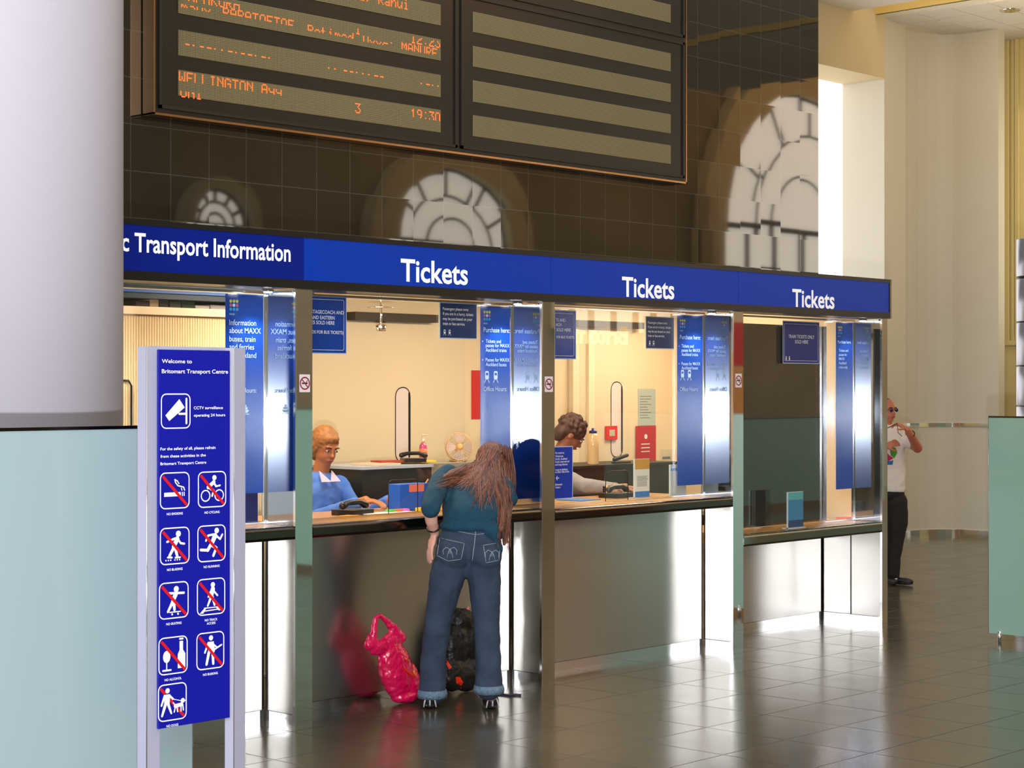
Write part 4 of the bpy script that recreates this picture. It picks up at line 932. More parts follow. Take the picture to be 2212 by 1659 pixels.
for i, (px, w_, col, lab) in enumerate(((1790, .16, (226, 190, 150), 'cream paper at the left of the low counter papers'), (1828, .14, (226, 110, 50), 'orange paper in the middle of the low counter papers'), (1852, .06, (216, 196, 170), 'crumpled tan paper next to the low counter banner'))):
    sheet(lab, px, 0, w_, .09, col, .2 * i - .2, .012, 'papers', .763, .33 + .02 * i, group='papers on the low counter')
# ------------------------------------------------------------------ people
SKIN = mat('skin_light', (222, 168, 150), .5, sub=.05); SKIN2 = mat('skin_tan', (176, 104, 62), .5); SKIN3 = mat('skin_brown', (150, 92, 66), .5)
EYEW = mat('eye_white', (225, 222, 215), .2); EYED = mat('eye_dark', (26, 20, 18), .2); LIP = mat('lips', (150, 72, 62), .5)
def frame(f, u):
    f = Vector(f).normalized(); u = (Vector(u) - f * Vector(u).dot(f)).normalized(); r = f.cross(u)
    M = Matrix((r, f, u)).transposed(); return M, r, f, u
def head(m, C, f, u, k=1.):
    M, r, f, u = frame(f, u); C = Vector(C)
    m.ell(C + u * .022 * k - f * .008, (.073 * k, .093 * k, .092 * k), M); m.ell(C - u * .03 * k + f * .022 * k, (.060 * k, .066 * k, .066 * k), M); m.ell(C - u * .076 * k + f * .048 * k, (.030 * k, .030 * k, .024 * k), M)
    m.ell(C + f * .094 * k - u * .018 * k, (.011 * k, .018 * k, .014 * k), M); m.ell(C + f * .088 * k + u * .004 * k, (.008 * k, .012 * k, .022 * k), M); m.ell(C + f * .080 * k - u * .05 * k, (.026 * k, .012 * k, .012 * k), M)
    m.ell(C + f * .077 * k + u * .03 * k, (.052 * k, .012 * k, .010 * k), M)
    for s_ in (-1, 1): m.ell(C + r * s_ * .074 * k - f * .008 - u * .005, (.009 * k, .020 * k, .032 * k), M)
def face(C, f, u, root, k=1.):
    M, r, f, u = frame(f, u); C = Vector(C)
    for s_ in (-1, 1):
        MB().ell(C + r * s_ * .031 * k + f * .079 * k + u * .010 * k, (.010 * k, .009 * k, .006 * k), M).build('eye', EYEW, root)
        MB().ell(C + r * s_ * .031 * k + f * .086 * k + u * .010 * k, (.006 * k, .005 * k, .006 * k), M).build('iris', EYED, root)
        MB().tube([C + r * s_ * .016 * k + f * .091 * k + u * .030 * k, C + r * s_ * .034 * k + f * .088 * k + u * .034 * k, C + r * s_ * .050 * k + f * .078 * k + u * .028 * k], .0035 * k, 6).build('eyebrow', EYED, root)
    MB().ell(C + f * .089 * k - u * .050 * k, (.022 * k, .006 * k, .006 * k), M).build('mouth', LIP, root)
def hand(m, W, d, n, k=1., curl=.5, thumb=1):
    """palm from wrist W along d; fingers curl towards n; thumb on the side"""
    W = Vector(W); d = Vector(d).normalized(); n = (Vector(n) - d * Vector(n).dot(d)).normalized(); s_ = d.cross(n) * thumb; M = Matrix((s_, n, d)).transposed()
    m.ell(W + d * .045 * k, (.037 * k, .015 * k, .050 * k), M); m.ell(W + d * .008 * k, (.025 * k, .018 * k, .03 * k), M)
    for i, L_ in enumerate((.068, .076, .070, .054)):
        p = W + d * .085 * k + s_ * (.027 - .018 * i) * k; q = p; dd = d
        for j in range(3):
            a = curl * (.5 + .5 * j); dd2 = (d * math.cos(a) + n * math.sin(a)); q2 = q + dd2 * L_ * k * (.42, .32, .26)[j]; m.caps(q, (.0088 - .0007 * j) * k, q2, (.0082 - .0007 * j) * k, 10); q = q2
    p = W + d * .03 * k + s_ * .032 * k; q = p + (d * .7 + s_ * .7 + n * .3) * .035 * k; m.caps(p, .0115 * k, q, .0098 * k, 10); m.caps(q, .0098 * k, q + (d * .9 + s_ * .2 + n * .4) * .028 * k, .0082 * k, 10)
def bvh_of(o):
    from mathutils.bvhtree import BVHTree
    return BVHTree.FromPolygons([v.co for v in o.data.vertices], [tuple(p.vertices) for p in o.data.polygons])
def hit(b, px, py, off=.002):
    d = (atZ(px, py, 10) - CAM).normalized(); r = b.ray_cast(CAM, d)
    return None if r[0] is None else r[0] - d * off
# girl bending over the second counter
G = atZ
girl = thing('person', 'person in dark teal top and flared jeans bending over the second counter, long reddish hair', 'person', None, tuple(G(994, 1530, 10.14)[:2]) + (0,))
girl.location.z = 0
def rooted(o, root):
    o.parent = root; o.matrix_parent_inverse = Matrix.Translation(-root.location); return o
hfw = (FW * .55 + RT * .12 - UP * .80).normalized(); hup = (FW * .75 + UP * .62).normalized()
HC = G(1064, 1008, 10.70)
m = MB(); head(m, HC, hfw, hup)
sh = G(1030, 1035, 10.50)
m.chain((HC - hup * .02, .055), (sh, .055), (G(1020, 1070, 10.42), .085), (G(1018, 1130, 10.20), .075), (G(1013, 1170, 10.14), .085))
m.chain((G(980, 1030, 10.44), .05), (G(952, 1034, 10.36), .046), (G(929, 1098, 10.03), .040), (G(932, 1125, 10.06), .034), (G(939, 1152, 10.12), .025))
hand(m, G(938, 1155, 10.12), (G(930, 1185, 10.10) - G(938, 1155, 10.12)), FW * .5 + RT, 1., .35, -1)
m.chain((G(1055, 1035, 10.52), .05), (G(1082, 1042, 10.52), .046), (G(1100, 1078, 10.42), .038), (G(1082, 1084, 10.62), .027))
hand(m, G(1080, 1083, 10.64), FW - RT * .4, -UP, .95, .3, 1)
for (a, b_, c_, d_) in (((978, 1225, 10.10), (946, 1345, 10.12), (935, 1440, 10.14), (929, 1508, 10.16)), ((1046, 1225, 10.10), (1051, 1345, 10.10), (1058, 1440, 10.06), (1061, 1498, 10.04))):
    m.chain((G(*a), .082), (G(*b_), .052), (G(*c_), .045), (G(*d_), .034))
    m.chain((G(*d_), .034), (Vector((*(G(*d_) + FW * .14)[:2], .035)), .028))
o = m.blob('body', SKIN, None, vox=.0055, smooth=3); rooted(o, girl)
# jeans
m = MB(); Mh = Matrix((RT, FW, UP)).transposed()
m.ell(G(1013, 1172, 10.14), (.178, .115, .115), Mh, 24); m.ell(G(980, 1196, 10.08), (.100, .105, .10), Mh, 20); m.ell(G(1047, 1198, 10.08), (.098, .105, .10), Mh, 20)
m.ell(G(1018, 1146, 10.17), (.160, .112, .06), Mh, 24)
m.chain((G(972, 1225, 10.10), .098), (G(962, 1262, 10.11), .094), (G(946, 1345, 10.12), .074), (G(937, 1415, 10.14), .070), (G(934, 1492, 10.15), .0755))
m.chain((G(1043, 1225, 10.10), .098), (G(1047, 1262, 10.10), .090), (G(1051, 1345, 10.10), .073), (G(1054, 1415, 10.07), .069), (G(1056, 1482, 10.05), .0775))
m.ell(G(1010, 1222, 10.12), (.05, .06, .05), Mh)
DEN = mat('denim', (36, 48, 68), .85, noise=(9, .7, (62, 82, 106)), bump=(220, .35))
jo = m.blob('jeans', DEN, None, vox=.008, smooth=5, disp=(.07, .012)); jb = bvh_of(jo); rooted(jo, girl)
m = MB()
def stitch(pts, r=.0017):
    P = [hit(jb, *p) for p in pts]; P = [p for p in P if p is not None]
    if len(P) > 1: m.tube(P, r, 5)
def seg(a, b_, n=7): return [(a[0] + (b_[0] - a[0]) * i / n, a[1] + (b_[1] - a[1]) * i / n) for i in range(n + 1)]
stitch(seg((950, 1162), (1003, 1174)) + seg((1003, 1174), (996, 1208)) + seg((996, 1208), (968, 1212)) + seg((968, 1212), (944, 1200)) + seg((944, 1200), (950, 1162)))
stitch(seg((1044, 1178), (1080, 1172)) + seg((1080, 1172), (1078, 1210)) + seg((1078, 1210), (1050, 1216)) + seg((1050, 1216), (1044, 1178)))
stitch(seg((1028, 1140), (1026, 1165)) + seg((1026, 1165), (1020, 1212)), .002)
stitch(seg((962, 1143), (1028, 1155)) + seg((1028, 1155), (1078, 1148)), .0015)
for cx, cy in ((972, 1186), (1063, 1192)):
    for a in (-1, 1):
        stitch([(cx + a * 2, cy + 10), (cx + a * 1, cy), (cx + a * 8, cy - 4), (cx + a * 15, cy + 2), (cx + a * 14, cy + 12)], .002)
        stitch([(cx, cy), (cx + a * 4, cy + 8), (cx + a * 7, cy + 20)], .0015)
st_ = m.build('pocket_stitching', mat('stitch_pale', (150, 160, 165), .6)); st_.parent = jo; st_['label'] = 'pale pocket stitching'
for (px, py, Z, r) in ((934, 1497, 10.15, .080), (1056, 1487, 10.05, .082)):
    c = G(px, py, Z); m = MB(); m.lathe([(r - .006, -.022), (r + .001, -.024), (r + .003, .0), (r - .002, .02)], c, 28)
    o = m.build('frayed_cuff', mat('cuff_pale', (120, 146, 166), .9, noise=(40, .8, (70, 96, 120)), bump=(120, .6))); rooted(o, girl)
# belt
o = None
# top
m = MB(); sp0, sp1 = G(1020, 1122, 10.14), G(1020, 1045, 10.44); dsp = (sp1 - sp0).normalized(); Ms = Matrix((RT, dsp.cross(RT) * 1., dsp)).transposed()
for i_ in range(15):
    t_ = i_ / 14; m.ell(sp0.lerp(sp1, t_), (.160 + .024 * t_, .112 + .010 * math.sin(t_ * 3.1), .085), Ms, 24)
m.ell(G(1014, 1136, 10.15), (.166, .116, .05), Mh, 24)
m.ell(G(1022, 1030, 10.50), (.165, .08, .06), Ms)
m.ell(G(1066, 1150, 10.08), (.06, .05, .055), Mh); m.ell(G(1074, 1185, 10.06), (.035, .035, .05), Mh)
m.chain((G(968, 1030, 10.42), .070), (G(952, 1040, 10.34), .062), (G(938, 1072, 10.13), .058), (G(929, 1098, 10.03), .053))
m.chain((G(1066, 1036, 10.50), .066), (G(1084, 1046, 10.50), .058), (G(1100, 1076, 10.42), .050))
TOP = mat('teal_knit', (14, 58, 84), .9, noise=(30, .6, (18, 80, 92)), bump=(150, .4))
so = m.blob('top', TOP, None, vox=.008, smooth=5, disp=(.08, .014)); rooted(so, girl)
# hair: skull cap, mass, strands
HAIR = mat('auburn_hair', (84, 46, 34), .6, noise=(40, .8, (120, 78, 60)))
m = MB(); Mz, hr, hf, hu = frame(hfw, hup)
m.ell(HC + hup * .035 - hfw * .028, (.094, .100, .100), Mz, 24)
m.chain((HC - hfw * .05, .088), (G(1050, 1018, 10.53), .078), (G(1015, 1024, 10.42), .060), (G(982, 1030, 10.33), .046), (G(958, 1037, 10.27), .026))
m.chain((G(1050, 1022, 10.58), .07), (G(1058, 1050, 10.38), .055), (G(1072, 1085, 10.22), .040))
m.chain((G(1015, 1028, 10.40), .05), (G(1010, 1048, 10.33), .03)); m.chain((G(985, 1032, 10.32), .04), (G(975, 1050, 10.26), .018))
m.chain((G(1085, 1000, 10.70), .065), (G(1096, 1040, 10.60), .045), (G(1095, 1085, 10.40), .036), (G(1092, 1130, 10.16), .028), (G(1090, 1175, 10.05), .012))
m.chain((G(1086, 1060, 10.45), .04), (G(1083, 1100, 10.22), .032), (G(1083, 1145, 10.02), .018))
ho = m.blob('hair', HAIR, None, vox=.007, smooth=4, disp=(.02, .012)); hb = bvh_of(ho); rooted(ho, girl)
m = MB(); rnd = random.Random(3)
sb_ = bvh_of(so)
def hs(x, y, off):
    a, c = hit(hb, x, y, off), hit(sb_, x, y, off + .002)
    if a is None: return c
    if c is None: return a
    return a if (a - CAM).length < (c - CAM).length else c
for i in range(420):
    kind = i % 3; P = []; n_ = 8
    if kind == 0:    # down the right side of the head to the long tail
        xs, ys = rnd.uniform(1052, 1106), rnd.uniform(960, 985); xe, ye = rnd.uniform(1074, 1104), rnd.uniform(1120, 1196); bow = rnd.uniform(4, 16)
        for j in range(n_):
            f_ = j / (n_ - 1); x = xs + (xe - xs) * f_ + bow * math.sin(math.pi * f_); y = ys + (ye - ys) * f_ ** 1.05
            q_ = hs(x, y, .003); P.append(q_ if q_ is not None else G(x, y, 10.62 - .60 * f_))
    elif kind == 1:  # from the crown over the left shoulder
        xs, ys = rnd.uniform(1025, 1075), rnd.uniform(962, 1000); xe = rnd.uniform(938, 1030); ye = 1030 + rnd.uniform(0, 30)
        for j in range(n_):
            f_ = j / (n_ - 1); x = xs + (xe - xs) * f_ ** 1.1; y = ys + (ye - ys) * f_ ** .6 + rnd.uniform(-1, 1)
            q_ = hs(x, y, .003)
            if q_ is not None: P.append(q_)
    else:            # down the upper back
        xs, ys = rnd.uniform(1030, 1095), rnd.uniform(965, 1000); xe = rnd.uniform(1010, 1090); ye = rnd.uniform(1045, 1105)
        for j in range(n_):
            f_ = j / (n_ - 1); x = xs + (xe - xs) * f_; y = ys + (ye - ys) * f_
            q_ = hs(x, y, .003)
            if q_ is not None: P.append(q_)
    P2 = P[:1]
    for q_ in P[1:]:
        if (q_ - P2[-1]).length < .16: P2.append(q_)
        else: break
    if len(P2) > 2: m.tube(P2, .0026, 4, r2=.0011, mi=rnd.randrange(3))
o = m.build('hair_strands', [mat('auburn_strand', (112, 60, 42), .5), mat('auburn_strand_light', (146, 92, 66), .5), mat('auburn_strand_dark', (74, 38, 30), .5)]); o['kind'] = 'stuff'; o.parent = ho
# bracelet, shoes
c = G(936, 1140, 10.10); m = MB(); dd = (G(938, 1155, 10.12) - G(932, 1125, 10.06)).normalized(); q_ = dd.to_track_quat('Z', 'Y').to_matrix()
m.tube([c + q_ @ Vector((.033 * math.cos(a), .033 * math.sin(a), 0)) for a in [2 * math.pi * i / 20 for i in range(20)]], .006, 8, closed=True); rooted(m.build('bracelet', BLACKM), girl)
for px, py, Z in ((928, 1530, 10.12), (1063, 1520, 10.10)):
    c = G(px, py, Z); c.z = 0; m = MB(); fd = (FW * .95 - RT * .1).normalized(); rd = Vector((fd.y, -fd.x, 0)); Mf = Matrix((rd, fd, UP)).transposed()
    m.ell(c + UP * .042 + fd * .02, (.040, .055, .04), Mf); m.ell(c + UP * .036 + fd * .11, (.044, .11, .034), Mf); m.ell(c + UP * .03 + fd * .19, (.040, .05, .027), Mf)
    m.ell(c + UP * .016 + fd * .10, (.046, .145, .014), Mf)
    o = m.blob('shoe', mat('shoe_black', (26, 26, 28), .4), None, vox=.005, smooth=2); rooted(o, girl)
    zz = min(v.co.z for v in o.data.vertices)
    for v in o.data.vertices: v.co.z -= zz - .001
    m = MB()
    for a in (-.028, .0, .028): m.tube([c + UP * .07 - fd * .012 + rd * a * .6, c + UP * .045 - fd * .034 + rd * a, c + UP * .012 - fd * .030 + rd * a * 1.2], .0045, 6)
    q2 = m.build('shoe_stripe', mat('shoe_silver', (190, 190, 188), .35)); q2.parent = o; q2['label'] = 'silver stripe'
# seated woman, second booth
def torso_person(root, mats, hc, hf, hu, neck, chest, waist, hips, arms, k=1., shirt_extra=None, sleeve=.9):
    m = MB(); head(m, hc, hf, hu, k); hc, neck, chest, waist, hips = [Vector(p) for p in (hc, neck, chest, waist, hips)]
    huv = Vector(hu).normalized()
    m.chain((hc - huv * .05, .050), (neck, .050), (chest, .10), (waist, .10), (hips, .11))
    for A in arms:
        m.chain((A[0], .045), (A[1], .038), (A[2], .026)); hand(m, A[2], A[3], A[4], 1., A[5], A[6])
    o = m.blob('body', mats[0], None, vox=.006, smooth=3); rooted(o, root)
    m = MB(); M = Matrix((arms[0][7], arms[0][7].cross(UP) * -1, UP)).transposed()
    for t_, wx, wy in [(i_ / 10, .155 + .02 * i_ / 10, .113) for i_ in range(11)]: m.ell(waist.lerp(chest, t_), (wx, wy, .11), M, 20)
    m.ell(chest + UP * .07, (.15, .085, .06), M); m.ell(hips, (.16, .12, .1), M)
    for A in arms:
        a, b_, c_ = [Vector(p) for p in A[:3]]; m.chain((a, .062), (b_, .052))
        if sleeve > .5: m.chain((b_, .052), (b_.lerp(c_, .85), .040))
    o = m.blob('shirt', mats[1], None, vox=.008, smooth=5, disp=(.06, .012)); rooted(o, root)
    return o
L = lambda px, py, Y: onY(px, py, Y)
wc = L(702, 968, 1.20); wo = Vector((wc.x, wc.y, 0))
woman = thing('person', 'seated person in blue shirt with short light hair behind the second counter', 'person', None, (wc.x, wc.y, 0))
wf = (Vector((-.50, -.85, -.22))).normalized(); wf = Vector((-.15, -1, -.35)).normalized(); wr = Vector((1, -.1, 0)).normalized()
ch = wc + Vector((-.03, .03, -.27)); wa = ch + Vector((0, 0, -.22)); hp = wa + Vector((0, .04, -.18))
a1 = (ch + Vector((.17, .0, .04)), ch + Vector((.24, -.12, -.17)), Vector((wc.x + .12, .72, ZT + .055)), Vector((-.2, -1, -.1)), Vector((0, 0, -1)), .5, 1, Vector((1, 0, 0)))
a2 = (ch + Vector((-.17, .0, .04)), ch + Vector((-.24, -.12, -.17)), Vector((wc.x - .12, .70, ZT + .055)), Vector((.2, -1, -.1)), Vector((0, 0, -1)), .5, -1, Vector((1, 0, 0)))
SHB = mat('shirt_blue', (58, 112, 200), .8, noise=(6, .6, (110, 140, 206)))
torso_person(woman, (SKIN2, SHB), wc, wf, UP + Vector((.05, 0, 0)), wc + Vector((-.01, .03, -.15)), ch, wa, hp, (a1, a2))
face_root = thing('tmp_face', 'x y z w', 'x'); face_root.location = (0, 0, 0)
def face_on(root, C, f, u, k=1.):
    before = set(bpy.data.objects); face(C, f, u, None, k)
    for o in set(bpy.data.objects) - before: rooted(o, root)
bpy.data.objects.remove(face_root)
face_on(woman, wc, wf, UP + Vector((.05, 0, 0)))
Mz, r_, f_, u_ = frame(wf, UP)
m = MB(); m.ell(wc + u_ * .045 - f_ * .022, (.086, .098, .092), Mz, 20); m.ell(wc - f_ * .06 - u_ * .03, (.075, .05, .075), Mz); m.ell(wc + u_ * .075 + f_ * .035, (.06, .05, .035), Mz)
for s_ in (-1, 1): m.ell(wc + r_ * s_ * .074 - f_ * .02 + u_ * .01, (.016, .04, .05), Mz)
rooted(m.blob('hair', mat('hair_ginger', (168, 104, 44), .6, noise=(30, .8, (110, 76, 40))), None, vox=.006, smooth=3, disp=(.02, .010)), woman)
m = MB()
for s_ in (-1, 1): m.prism([ch + Vector((.0, -.118, .07)), ch + Vector((s_ * .05, -.065, .135)), ch + Vector((s_ * .075, -.118, .07))], (0, -.006, 0))
rooted(m.build('collar', mat('collar_pink', (200, 180, 200), .8)), woman)
cr = thing('office_chair', 'dark office chair behind the seated woman', 'chair'); cb = Vector((wc.x + .085, wc.y + .20, 0))
MB().box(cb.x - .22, cb.x + .26, cb.y - .02, cb.y + .04, .86, 1.17, bev=.03).build('backrest', mat('chair_fabric', (50, 42, 36), .9), cr)
MB().box(cb.x - .22, cb.x + .22, cb.y - .42, cb.y - .06, .60, .67, bev=.02).build('seat', MATS['chair_fabric'], cr)
MB().tube([(cb.x, cb.y + .06, .9), (cb.x, cb.y + .06, .58), (cb.x, cb.y - .2, .56)], .018, 8).build('back_support', BLACKM, cr)
MB().lathe([(.03, .03), (.03, .6)], (cb.x, cb.y - .22, 0), 12).build('column', BLACKM, cr)
for i in range(5):
    a = 2 * math.pi * i / 5; MB().tube([(cb.x, cb.y - .22, .08), (cb.x + .26 * math.cos(a), cb.y - .22 + .26 * math.sin(a), .03)], .018, 8).build('leg', BLACKM, cr)
# man with bowed head, third booth
mc = L(1232, 940, 1.05); man = thing('person', 'person with dark curly hair bowing his head behind the third counter', 'person', None, (mc.x, mc.y, 0))
mf = Vector((.62, -.45, -.62)).normalized(); mu = Vector((.45, -.35, .8)).normalized()
ch = mc + Vector((-.16, .10, -.25)); wa = ch + Vector((-.03, .04, -.22)); hp = wa + Vector((0, .03, -.18))
rr = Vector((.6, .8, 0)).normalized()
a1 = (ch + Vector((.12, .12, .04)), ch + Vector((.30, .0, -.13)), Vector((mc.x + .16, .72, ZT + .035)), Vector((.4, -1, 0)), Vector((0, 0, -1)), .5, 1, Vector((.75, .66, 0)).normalized())
a2 = (ch + Vector((-.12, -.12, .04)), Vector((mc.x - .16, .80, ZT + .06)), Vector((mc.x + .02, .66, ZT + .035)), Vector((.5, -1, 0)), Vector((0, 0, -1)), .5, -1, Vector((.75, .66, 0)))
torso_person(man, (SKIN3, mat('shirt_grey', (150, 146, 140), .85)), mc, mf, mu, mc + Vector((-.06, .05, -.13)), ch, wa, hp, (a1, a2))
face_on(man, mc, mf, mu); Mz, r_, f_, u_ = frame(mf, mu)
m = MB(); m.ell(mc + u_ * .045 - f_ * .018, (.090, .104, .094), Mz, 20); m.ell(mc - f_ * .065 - u_ * .02, (.078, .05, .075), Mz)
for i in range(60):
    a = rnd.uniform(0, 6.28); b2 = rnd.uniform(-.2, 1.3); v = r_ * math.cos(a) * math.cos(b2) * .088 + f_ * (math.sin(a) * math.cos(b2) * .10 - .02) + u_ * (math.sin(b2) * .095 + .045)
    if (v.dot(f_) < .06): m.ell(mc + v, (.017, .017, .017), seg=8)
rooted(m.blob('hair', mat('hair_dark_brown', (44, 30, 24), .7, noise=(30, .7, (92, 54, 34))), None, vox=.006, smooth=1), man)
# man walking at the right end
mo = Vector((6.15, 1.50, 0)); ZM = 16.5
Q = lambda px, py, dz=0: atZ(px, py, ZM + dz)
wm = thing('person', 'person in white printed t-shirt and black trousers standing right of the booths', 'person', None, (Q(1918, 1255).x, Q(1918, 1255).y, 0))
hc = Q(1914, 888); hf = (-FW + RT * .75).normalized()
m = MB(); head(m, hc, hf, UP)
m.chain((hc - UP * .06, .052), (Q(1914, 922), .055), (Q(1914, 950), .09), (Q(1914, 1010), .09), (Q(1914, 1060), .09))
m.chain((Q(1946, 938), .048), (Q(1982, 968, -.08), .044), (Q(1966, 938, -.26), .034), (Q(1960, 928, -.30), .027)); hand(m, Q(1959, 927, -.30), (Q(1938, 915, -.30) - Q(1959, 927, -.30)), FW * .4 - UP, 1., 1.1, 1)
m.chain((Q(1884, 938), .048), (Q(1878, 985, -.1), .04), (Q(1910, 968, -.24), .028)); hand(m, Q(1912, 966, -.24), (Q(1930, 958, -.24) - Q(1912, 966, -.24)), FW * .6 - UP * .3, 1., .9, -1)
m.chain((Q(1930, 1080), .085), (Q(1937, 1160), .055), (Q(1930, 1235), .04)); m.chain((Q(1900, 1080), .085), (Q(1900, 1160), .055), (Q(1895, 1240), .04))
rooted(m.blob('body', mat('skin_ruddy', (190, 112, 84), .5), None, vox=.007, smooth=3), wm)
face_on(wm, hc, hf, UP)
m = MB(); Mz, r_, f_, u_ = frame(hf, UP); m.ell(hc + u_ * .05 - f_ * .03, (.082, .088, .078), Mz, 20); m.ell(hc - f_ * .06, (.07, .05, .07), Mz); rooted(m.blob('hair', mat('hair_grey', (120, 100, 84), .7), None, vox=.007, smooth=3), wm)
m = MB()
for s_ in (-1, 1):
    cc3 = hc + r_ * s_ * .033 + f_ * .094 + u_ * .010; m.ell(cc3, (.024, .004, .017), Mz, 12)
m.tube([hc - r_ * .01 + f_ * .104 + u_ * .014, hc + r_ * .01 + f_ * .104 + u_ * .014], .0025, 6); m.tube([hc + r_ * .058 + f_ * .098 + u_ * .014, hc + r_ * .08 + f_ * .0 + u_ * .01], .0025, 6)
rooted(m.build('dark_glasses', mat('lens_dark_blue', (20, 26, 70), .1)), wm)
m = MB(); Mh = Matrix((RT, FW, UP)).transposed()
for py, wx, wy in [(935 + 8 * i_, .168 + .0006 * i_, .10 + .025 * min(1, i_ / 3)) for i_ in range(16)]: m.ell(Q(1914, py), (wx, wy, .085), Mh, 20)
m.chain((Q(1944, 938), .066), (Q(1968, 956, -.04), .062)); m.chain((Q(1886, 938), .066), (Q(1878, 965, -.05), .060))
ts = m.blob('t_shirt', mat('white_cotton', (228, 220, 214), .9), None, vox=.009, smooth=5, disp=(.08, .014)); tb_ = bvh_of(ts); rooted(ts, wm)
for nm, col, pts in (('green', (70, 150, 50), [(1922, 968), (1934, 966), (1938, 978), (1932, 990), (1924, 984)]), ('red', (190, 40, 90), [(1914, 976), (1922, 984), (1930, 990), (1920, 996), (1912, 990)]), ('blue', (40, 110, 170), [(1912, 992), (1922, 996), (1930, 994), (1928, 1004), (1914, 1004)])):
    P = [hit(tb_, *p, .004) for p in pts]
    if all(p is not None for p in P):
        m = MB(); cpt = hit(tb_, sum(p[0] for p in pts) / 5, sum(p[1] for p in pts) / 5, .006)
        for a, b_ in zip(P, P[1:] + P[:1]): m.b.faces.new([m.b.verts.new(x_) for x_ in (a, b_, cpt)])
        o = m.build('shirt_print', mat('print_' + nm, col, .8)); rooted(o, wm); o['label'] = nm + ' print on the shirt'
m = MB(); m.ell(Q(1914, 1062), (.165, .12, .11), Mh, 20)
m.chain((Q(1934, 1085), .108), (Q(1938, 1125), .098), (Q(1935, 1165), .074), (Q(1930, 1200), .066), (Q(1929, 1240), .062)); m.chain((Q(1896, 1085), .105), (Q(1898, 1160), .078), (Q(1895, 1238), .062))
rooted(m.blob('trousers', mat('black_trousers', (28, 26, 26), .85), None, vox=.009, smooth=5, disp=(.08, .012)), wm)
for px in (1931, 1897):
    c = Q(px, 1250); c.z = 0; fd = (-FW * .6 + RT * .75).normalized(); rd = Vector((fd.y, -fd.x, 0)); Mf = Matrix((rd, fd, UP)).transposed(); m = MB()
    m.ell(c + UP * .04, (.042, .06, .042), Mf); m.ell(c + UP * .034 + fd * .09, (.044, .10, .034), Mf); m.ell(c + UP * .014 + fd * .06, (.048, .13, .013), Mf)
    o = m.blob('shoe', MATS['shoe_black'], None, vox=.006, smooth=2); rooted(o, wm)
    zz = min(v.co.z for v in o.data.vertices)
    for v in o.data.vertices: v.co.z -= zz - .001
    q2 = MB().tube([c + UP * .05 + fd * .02 + rd * .04, c + UP * .055 + fd * .09, c + UP * .05 + fd * .02 - rd * .04], .008, 6).build('shoe_stripe', WHITE); q2.parent = o; q2['label'] = 'white stripe'
m = MB(); m.tube([Q(1938, 915, -.36), Q(1925, 921, -.34), Q(1905, 930, -.25)], .004, 6); m.tube([Q(1938, 915, -.36), Q(1940, 935, -.30), Q(1948, 942, -.28)], .003, 6); rooted(m.build('spectacle_cord', BLACKM), wm)
m = MB(); c = Q(1966, 936, -.25); m.tube([c + Vector((0, 0, 0)) + (RT * math.cos(a) * .038 + (FW * .7 + UP * .7).normalized() * math.sin(a) * .038) for a in [2 * math.pi * i / 16 for i in range(16)]], .007, 6, closed=True); rooted(m.build('wristwatch', BLACKM), wm)
# ------------------------------------------------------------------ bags on the floor
Bp = lambda px, py, y=.10: onY(px, py, y)
pb = thing('plastic_bag', 'shiny pink plastic carrier bag with handle loop beside the girl', 'bag', None, tuple(Bp(855, 1500)[:2]) + (0,))
m = MB(); KX = 1 / 275.
def be(px, py, rx, rz, ry=.05, tilt=0, y=.10): m.ell(Bp(px, py, y), (rx, ry, rz), Matrix.Rotation(tilt, 3, 'Y'), 18)
be(855, 1438, .112, .185, .066, -.38); be(882, 1462, .075, .12, .06, -.25); be(874, 1496, .095, .036, .062); be(846, 1378, .095, .06, .034, -.5); be(822, 1388, .085, .045, .036, -.15); be(800, 1384, .045, .032, .026)
m.chain((Bp(806, 1380), .026), (Bp(808, 1350), .020), (Bp(811, 1328), .015), (Bp(820, 1320), .013), (Bp(834, 1332), .018), (Bp(850, 1350), .026), (Bp(865, 1368), .034))
m.chain((Bp(798, 1378), .02), (Bp(796, 1368), .012))
PINK = mat('pink_plastic', (226, 14, 92), .22, noise=(7, .6, (190, 8, 50)), coat=.4, bump=(16, .6))
o = m.blob('bag_body', PINK, None, vox=.006, smooth=14, disp=(.028, .014)); zz = min(v.co.z for v in o.data.vertices)
for v in o.data.vertices: v.co.z = v.co.z - zz + .001 if v.co.z < .2 else v.co.z + (-zz + .001)
rooted(o, pb); bb_ = bvh_of(o)
for nm, col, pts in (('red_print', (214, 24, 10), [(860, 1425), (885, 1402), (895, 1408), (902, 1435), (900, 1465), (888, 1462), (872, 1448)]), ('orange_print', (240, 130, 20), [(874, 1418), (884, 1424), (896, 1434), (886, 1430), (876, 1424)]), ('orange_print', (236, 120, 20), [(896, 1446), (902, 1444), (901, 1462), (894, 1456), (892, 1450)])):
    P = [hit(bb_, *p, .003) for p in pts]; P = [p for p in P if p is not None]
    if len(P) > 2:
        m = MB(); cpt = sum(P, Vector()) / len(P); cpt = cpt - FW * .012
        for a, b_ in zip(P, P[1:] + P[:1]): m.b.faces.new([m.b.verts.new(x_) for x_ in (a, b_, cpt)])
        rooted(m.build(nm, mat(nm, col, .4)), pb)
kb = thing('black_bag', 'black shoulder bag with red patches between the girl and the counter', 'bag', None, tuple(Bp(1000, 1500, .13)[:2]) + (0,))
m = MB(); be(975, 1480, .12, .10, .07, 0, .13); be(1010, 1480, .14, .10, .075, 0, .13); be(985, 1420, .10, .14, .06, .1, .13); be(1020, 1410, .12, .14, .06, -.1, .13); be(1000, 1365, .085, .07, .05, .2, .13)
m.chain((Bp(962, 1352, .13), .012), (Bp(985, 1340, .13), .014), (Bp(1010, 1345, .13), .014))
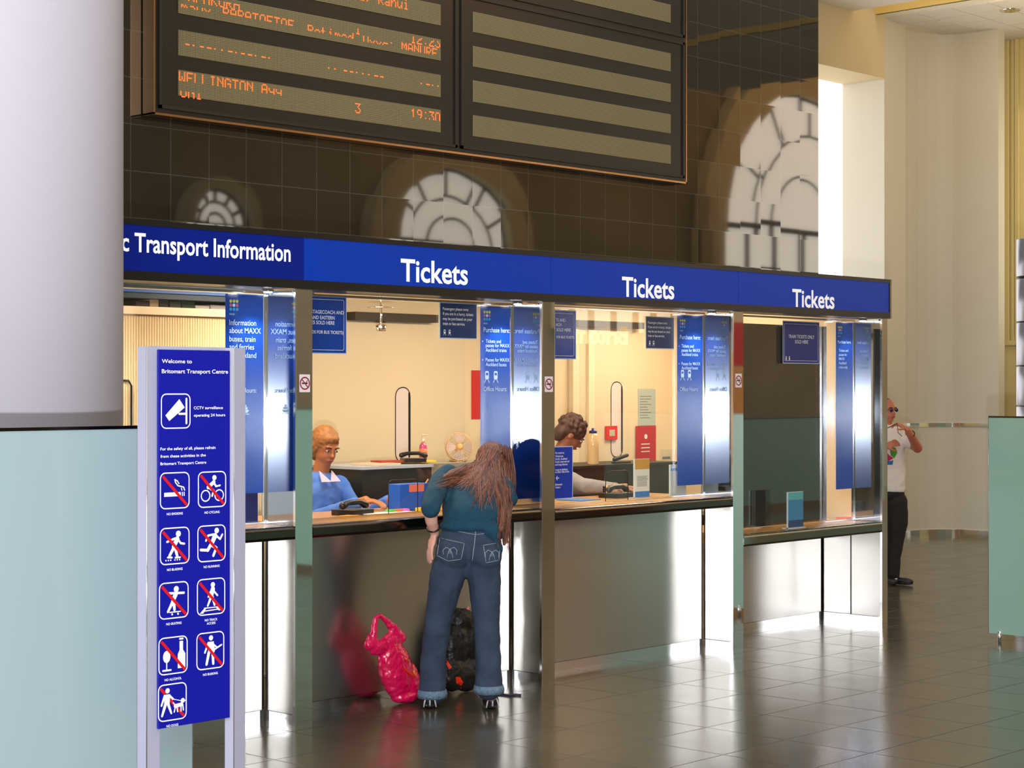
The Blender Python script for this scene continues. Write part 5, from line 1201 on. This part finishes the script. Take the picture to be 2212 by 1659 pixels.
o = m.blob('bag_body', mat('black_leather', (16, 15, 14), .45, bump=(30, .5)), None, vox=.008, smooth=3, disp=(.06, .02)); zz = min(v.co.z for v in o.data.vertices)
for v in o.data.vertices: v.co.z -= zz - .001
rooted(o, kb); bb_ = bvh_of(o)
for pts in ([(962, 1424), (968, 1428), (976, 1442), (970, 1446), (964, 1434)], [(984, 1462), (994, 1462), (1001, 1474), (996, 1488), (986, 1494), (986, 1476)]):
    P = [hit(bb_, *p, .003) for p in pts]; P = [p for p in P if p is not None]
    if len(P) > 2:
        m = MB(); cpt = sum(P, Vector()) / len(P) - FW * .01
        for a, b_ in zip(P, P[1:] + P[:1]): m.b.faces.new([m.b.verts.new(x_) for x_ in (a, b_, cpt)])
        rooted(m.build('red_patch', mat('patch_red', (230, 50, 20), .4)), kb)
m = MB(); m.ell(Bp(1003, 1338, .12), (.025, .015, .018)); m.chain((Bp(1000, 1338, .12), .014), (Bp(1008, 1322, .12), .011), (Bp(1012, 1312, .12), .008)); rooted(m.blob('pink_scarf', mat('scarf_pink', (230, 140, 130), .8), None, vox=.004, smooth=3), kb)
m = MB(); a = atZ(1072, 1499, 10.45); b_ = atZ(1123, 1503, 10.45)
P = []
for px, py in ((1060, 1500), (1082, 1501), (1100, 1504), (1115, 1502), (1125, 1503)):
    Z = 1.75 * FPX / (py - HZ); p = atZ(px, py, Z); p.z = .006; P.append(p)
m.tube(P, .006, 6); rooted(m.build('strap', mat('strap_navy', (14, 16, 60), .5)), kb)
# ------------------------------------------------------------------ soffit spotlights of the fins
for k_ in range(4):
    x = FX[k_] - .10; r = thing('soffit_spotlight', ['soffit spotlight over the leftmost banner corner', 'soffit spotlight over the second banner corner', 'soffit spotlight over the third banner corner', 'soffit spotlight over the rightmost banner corner'][k_], 'light', 'soffit spotlights')
    MB().lathe([(.03, 0), (.03, .012)], (x, .10, 2.246), 20).build('bezel', CHROME, r)
    MB().lathe([(.022, 0), (.022, .006)], (x, .10, 2.242), 20).build('lamp_lens', mat('halogen', (255, 250, 240), .4, emit=25, ecol=(240, 245, 255)), r)
    light('soffit_spot', 'SPOT', (x, .10, 2.238), 16 if k_ < 3 else 8, (.88, .93, 1), .02, (x, .10, 0), spot=110)
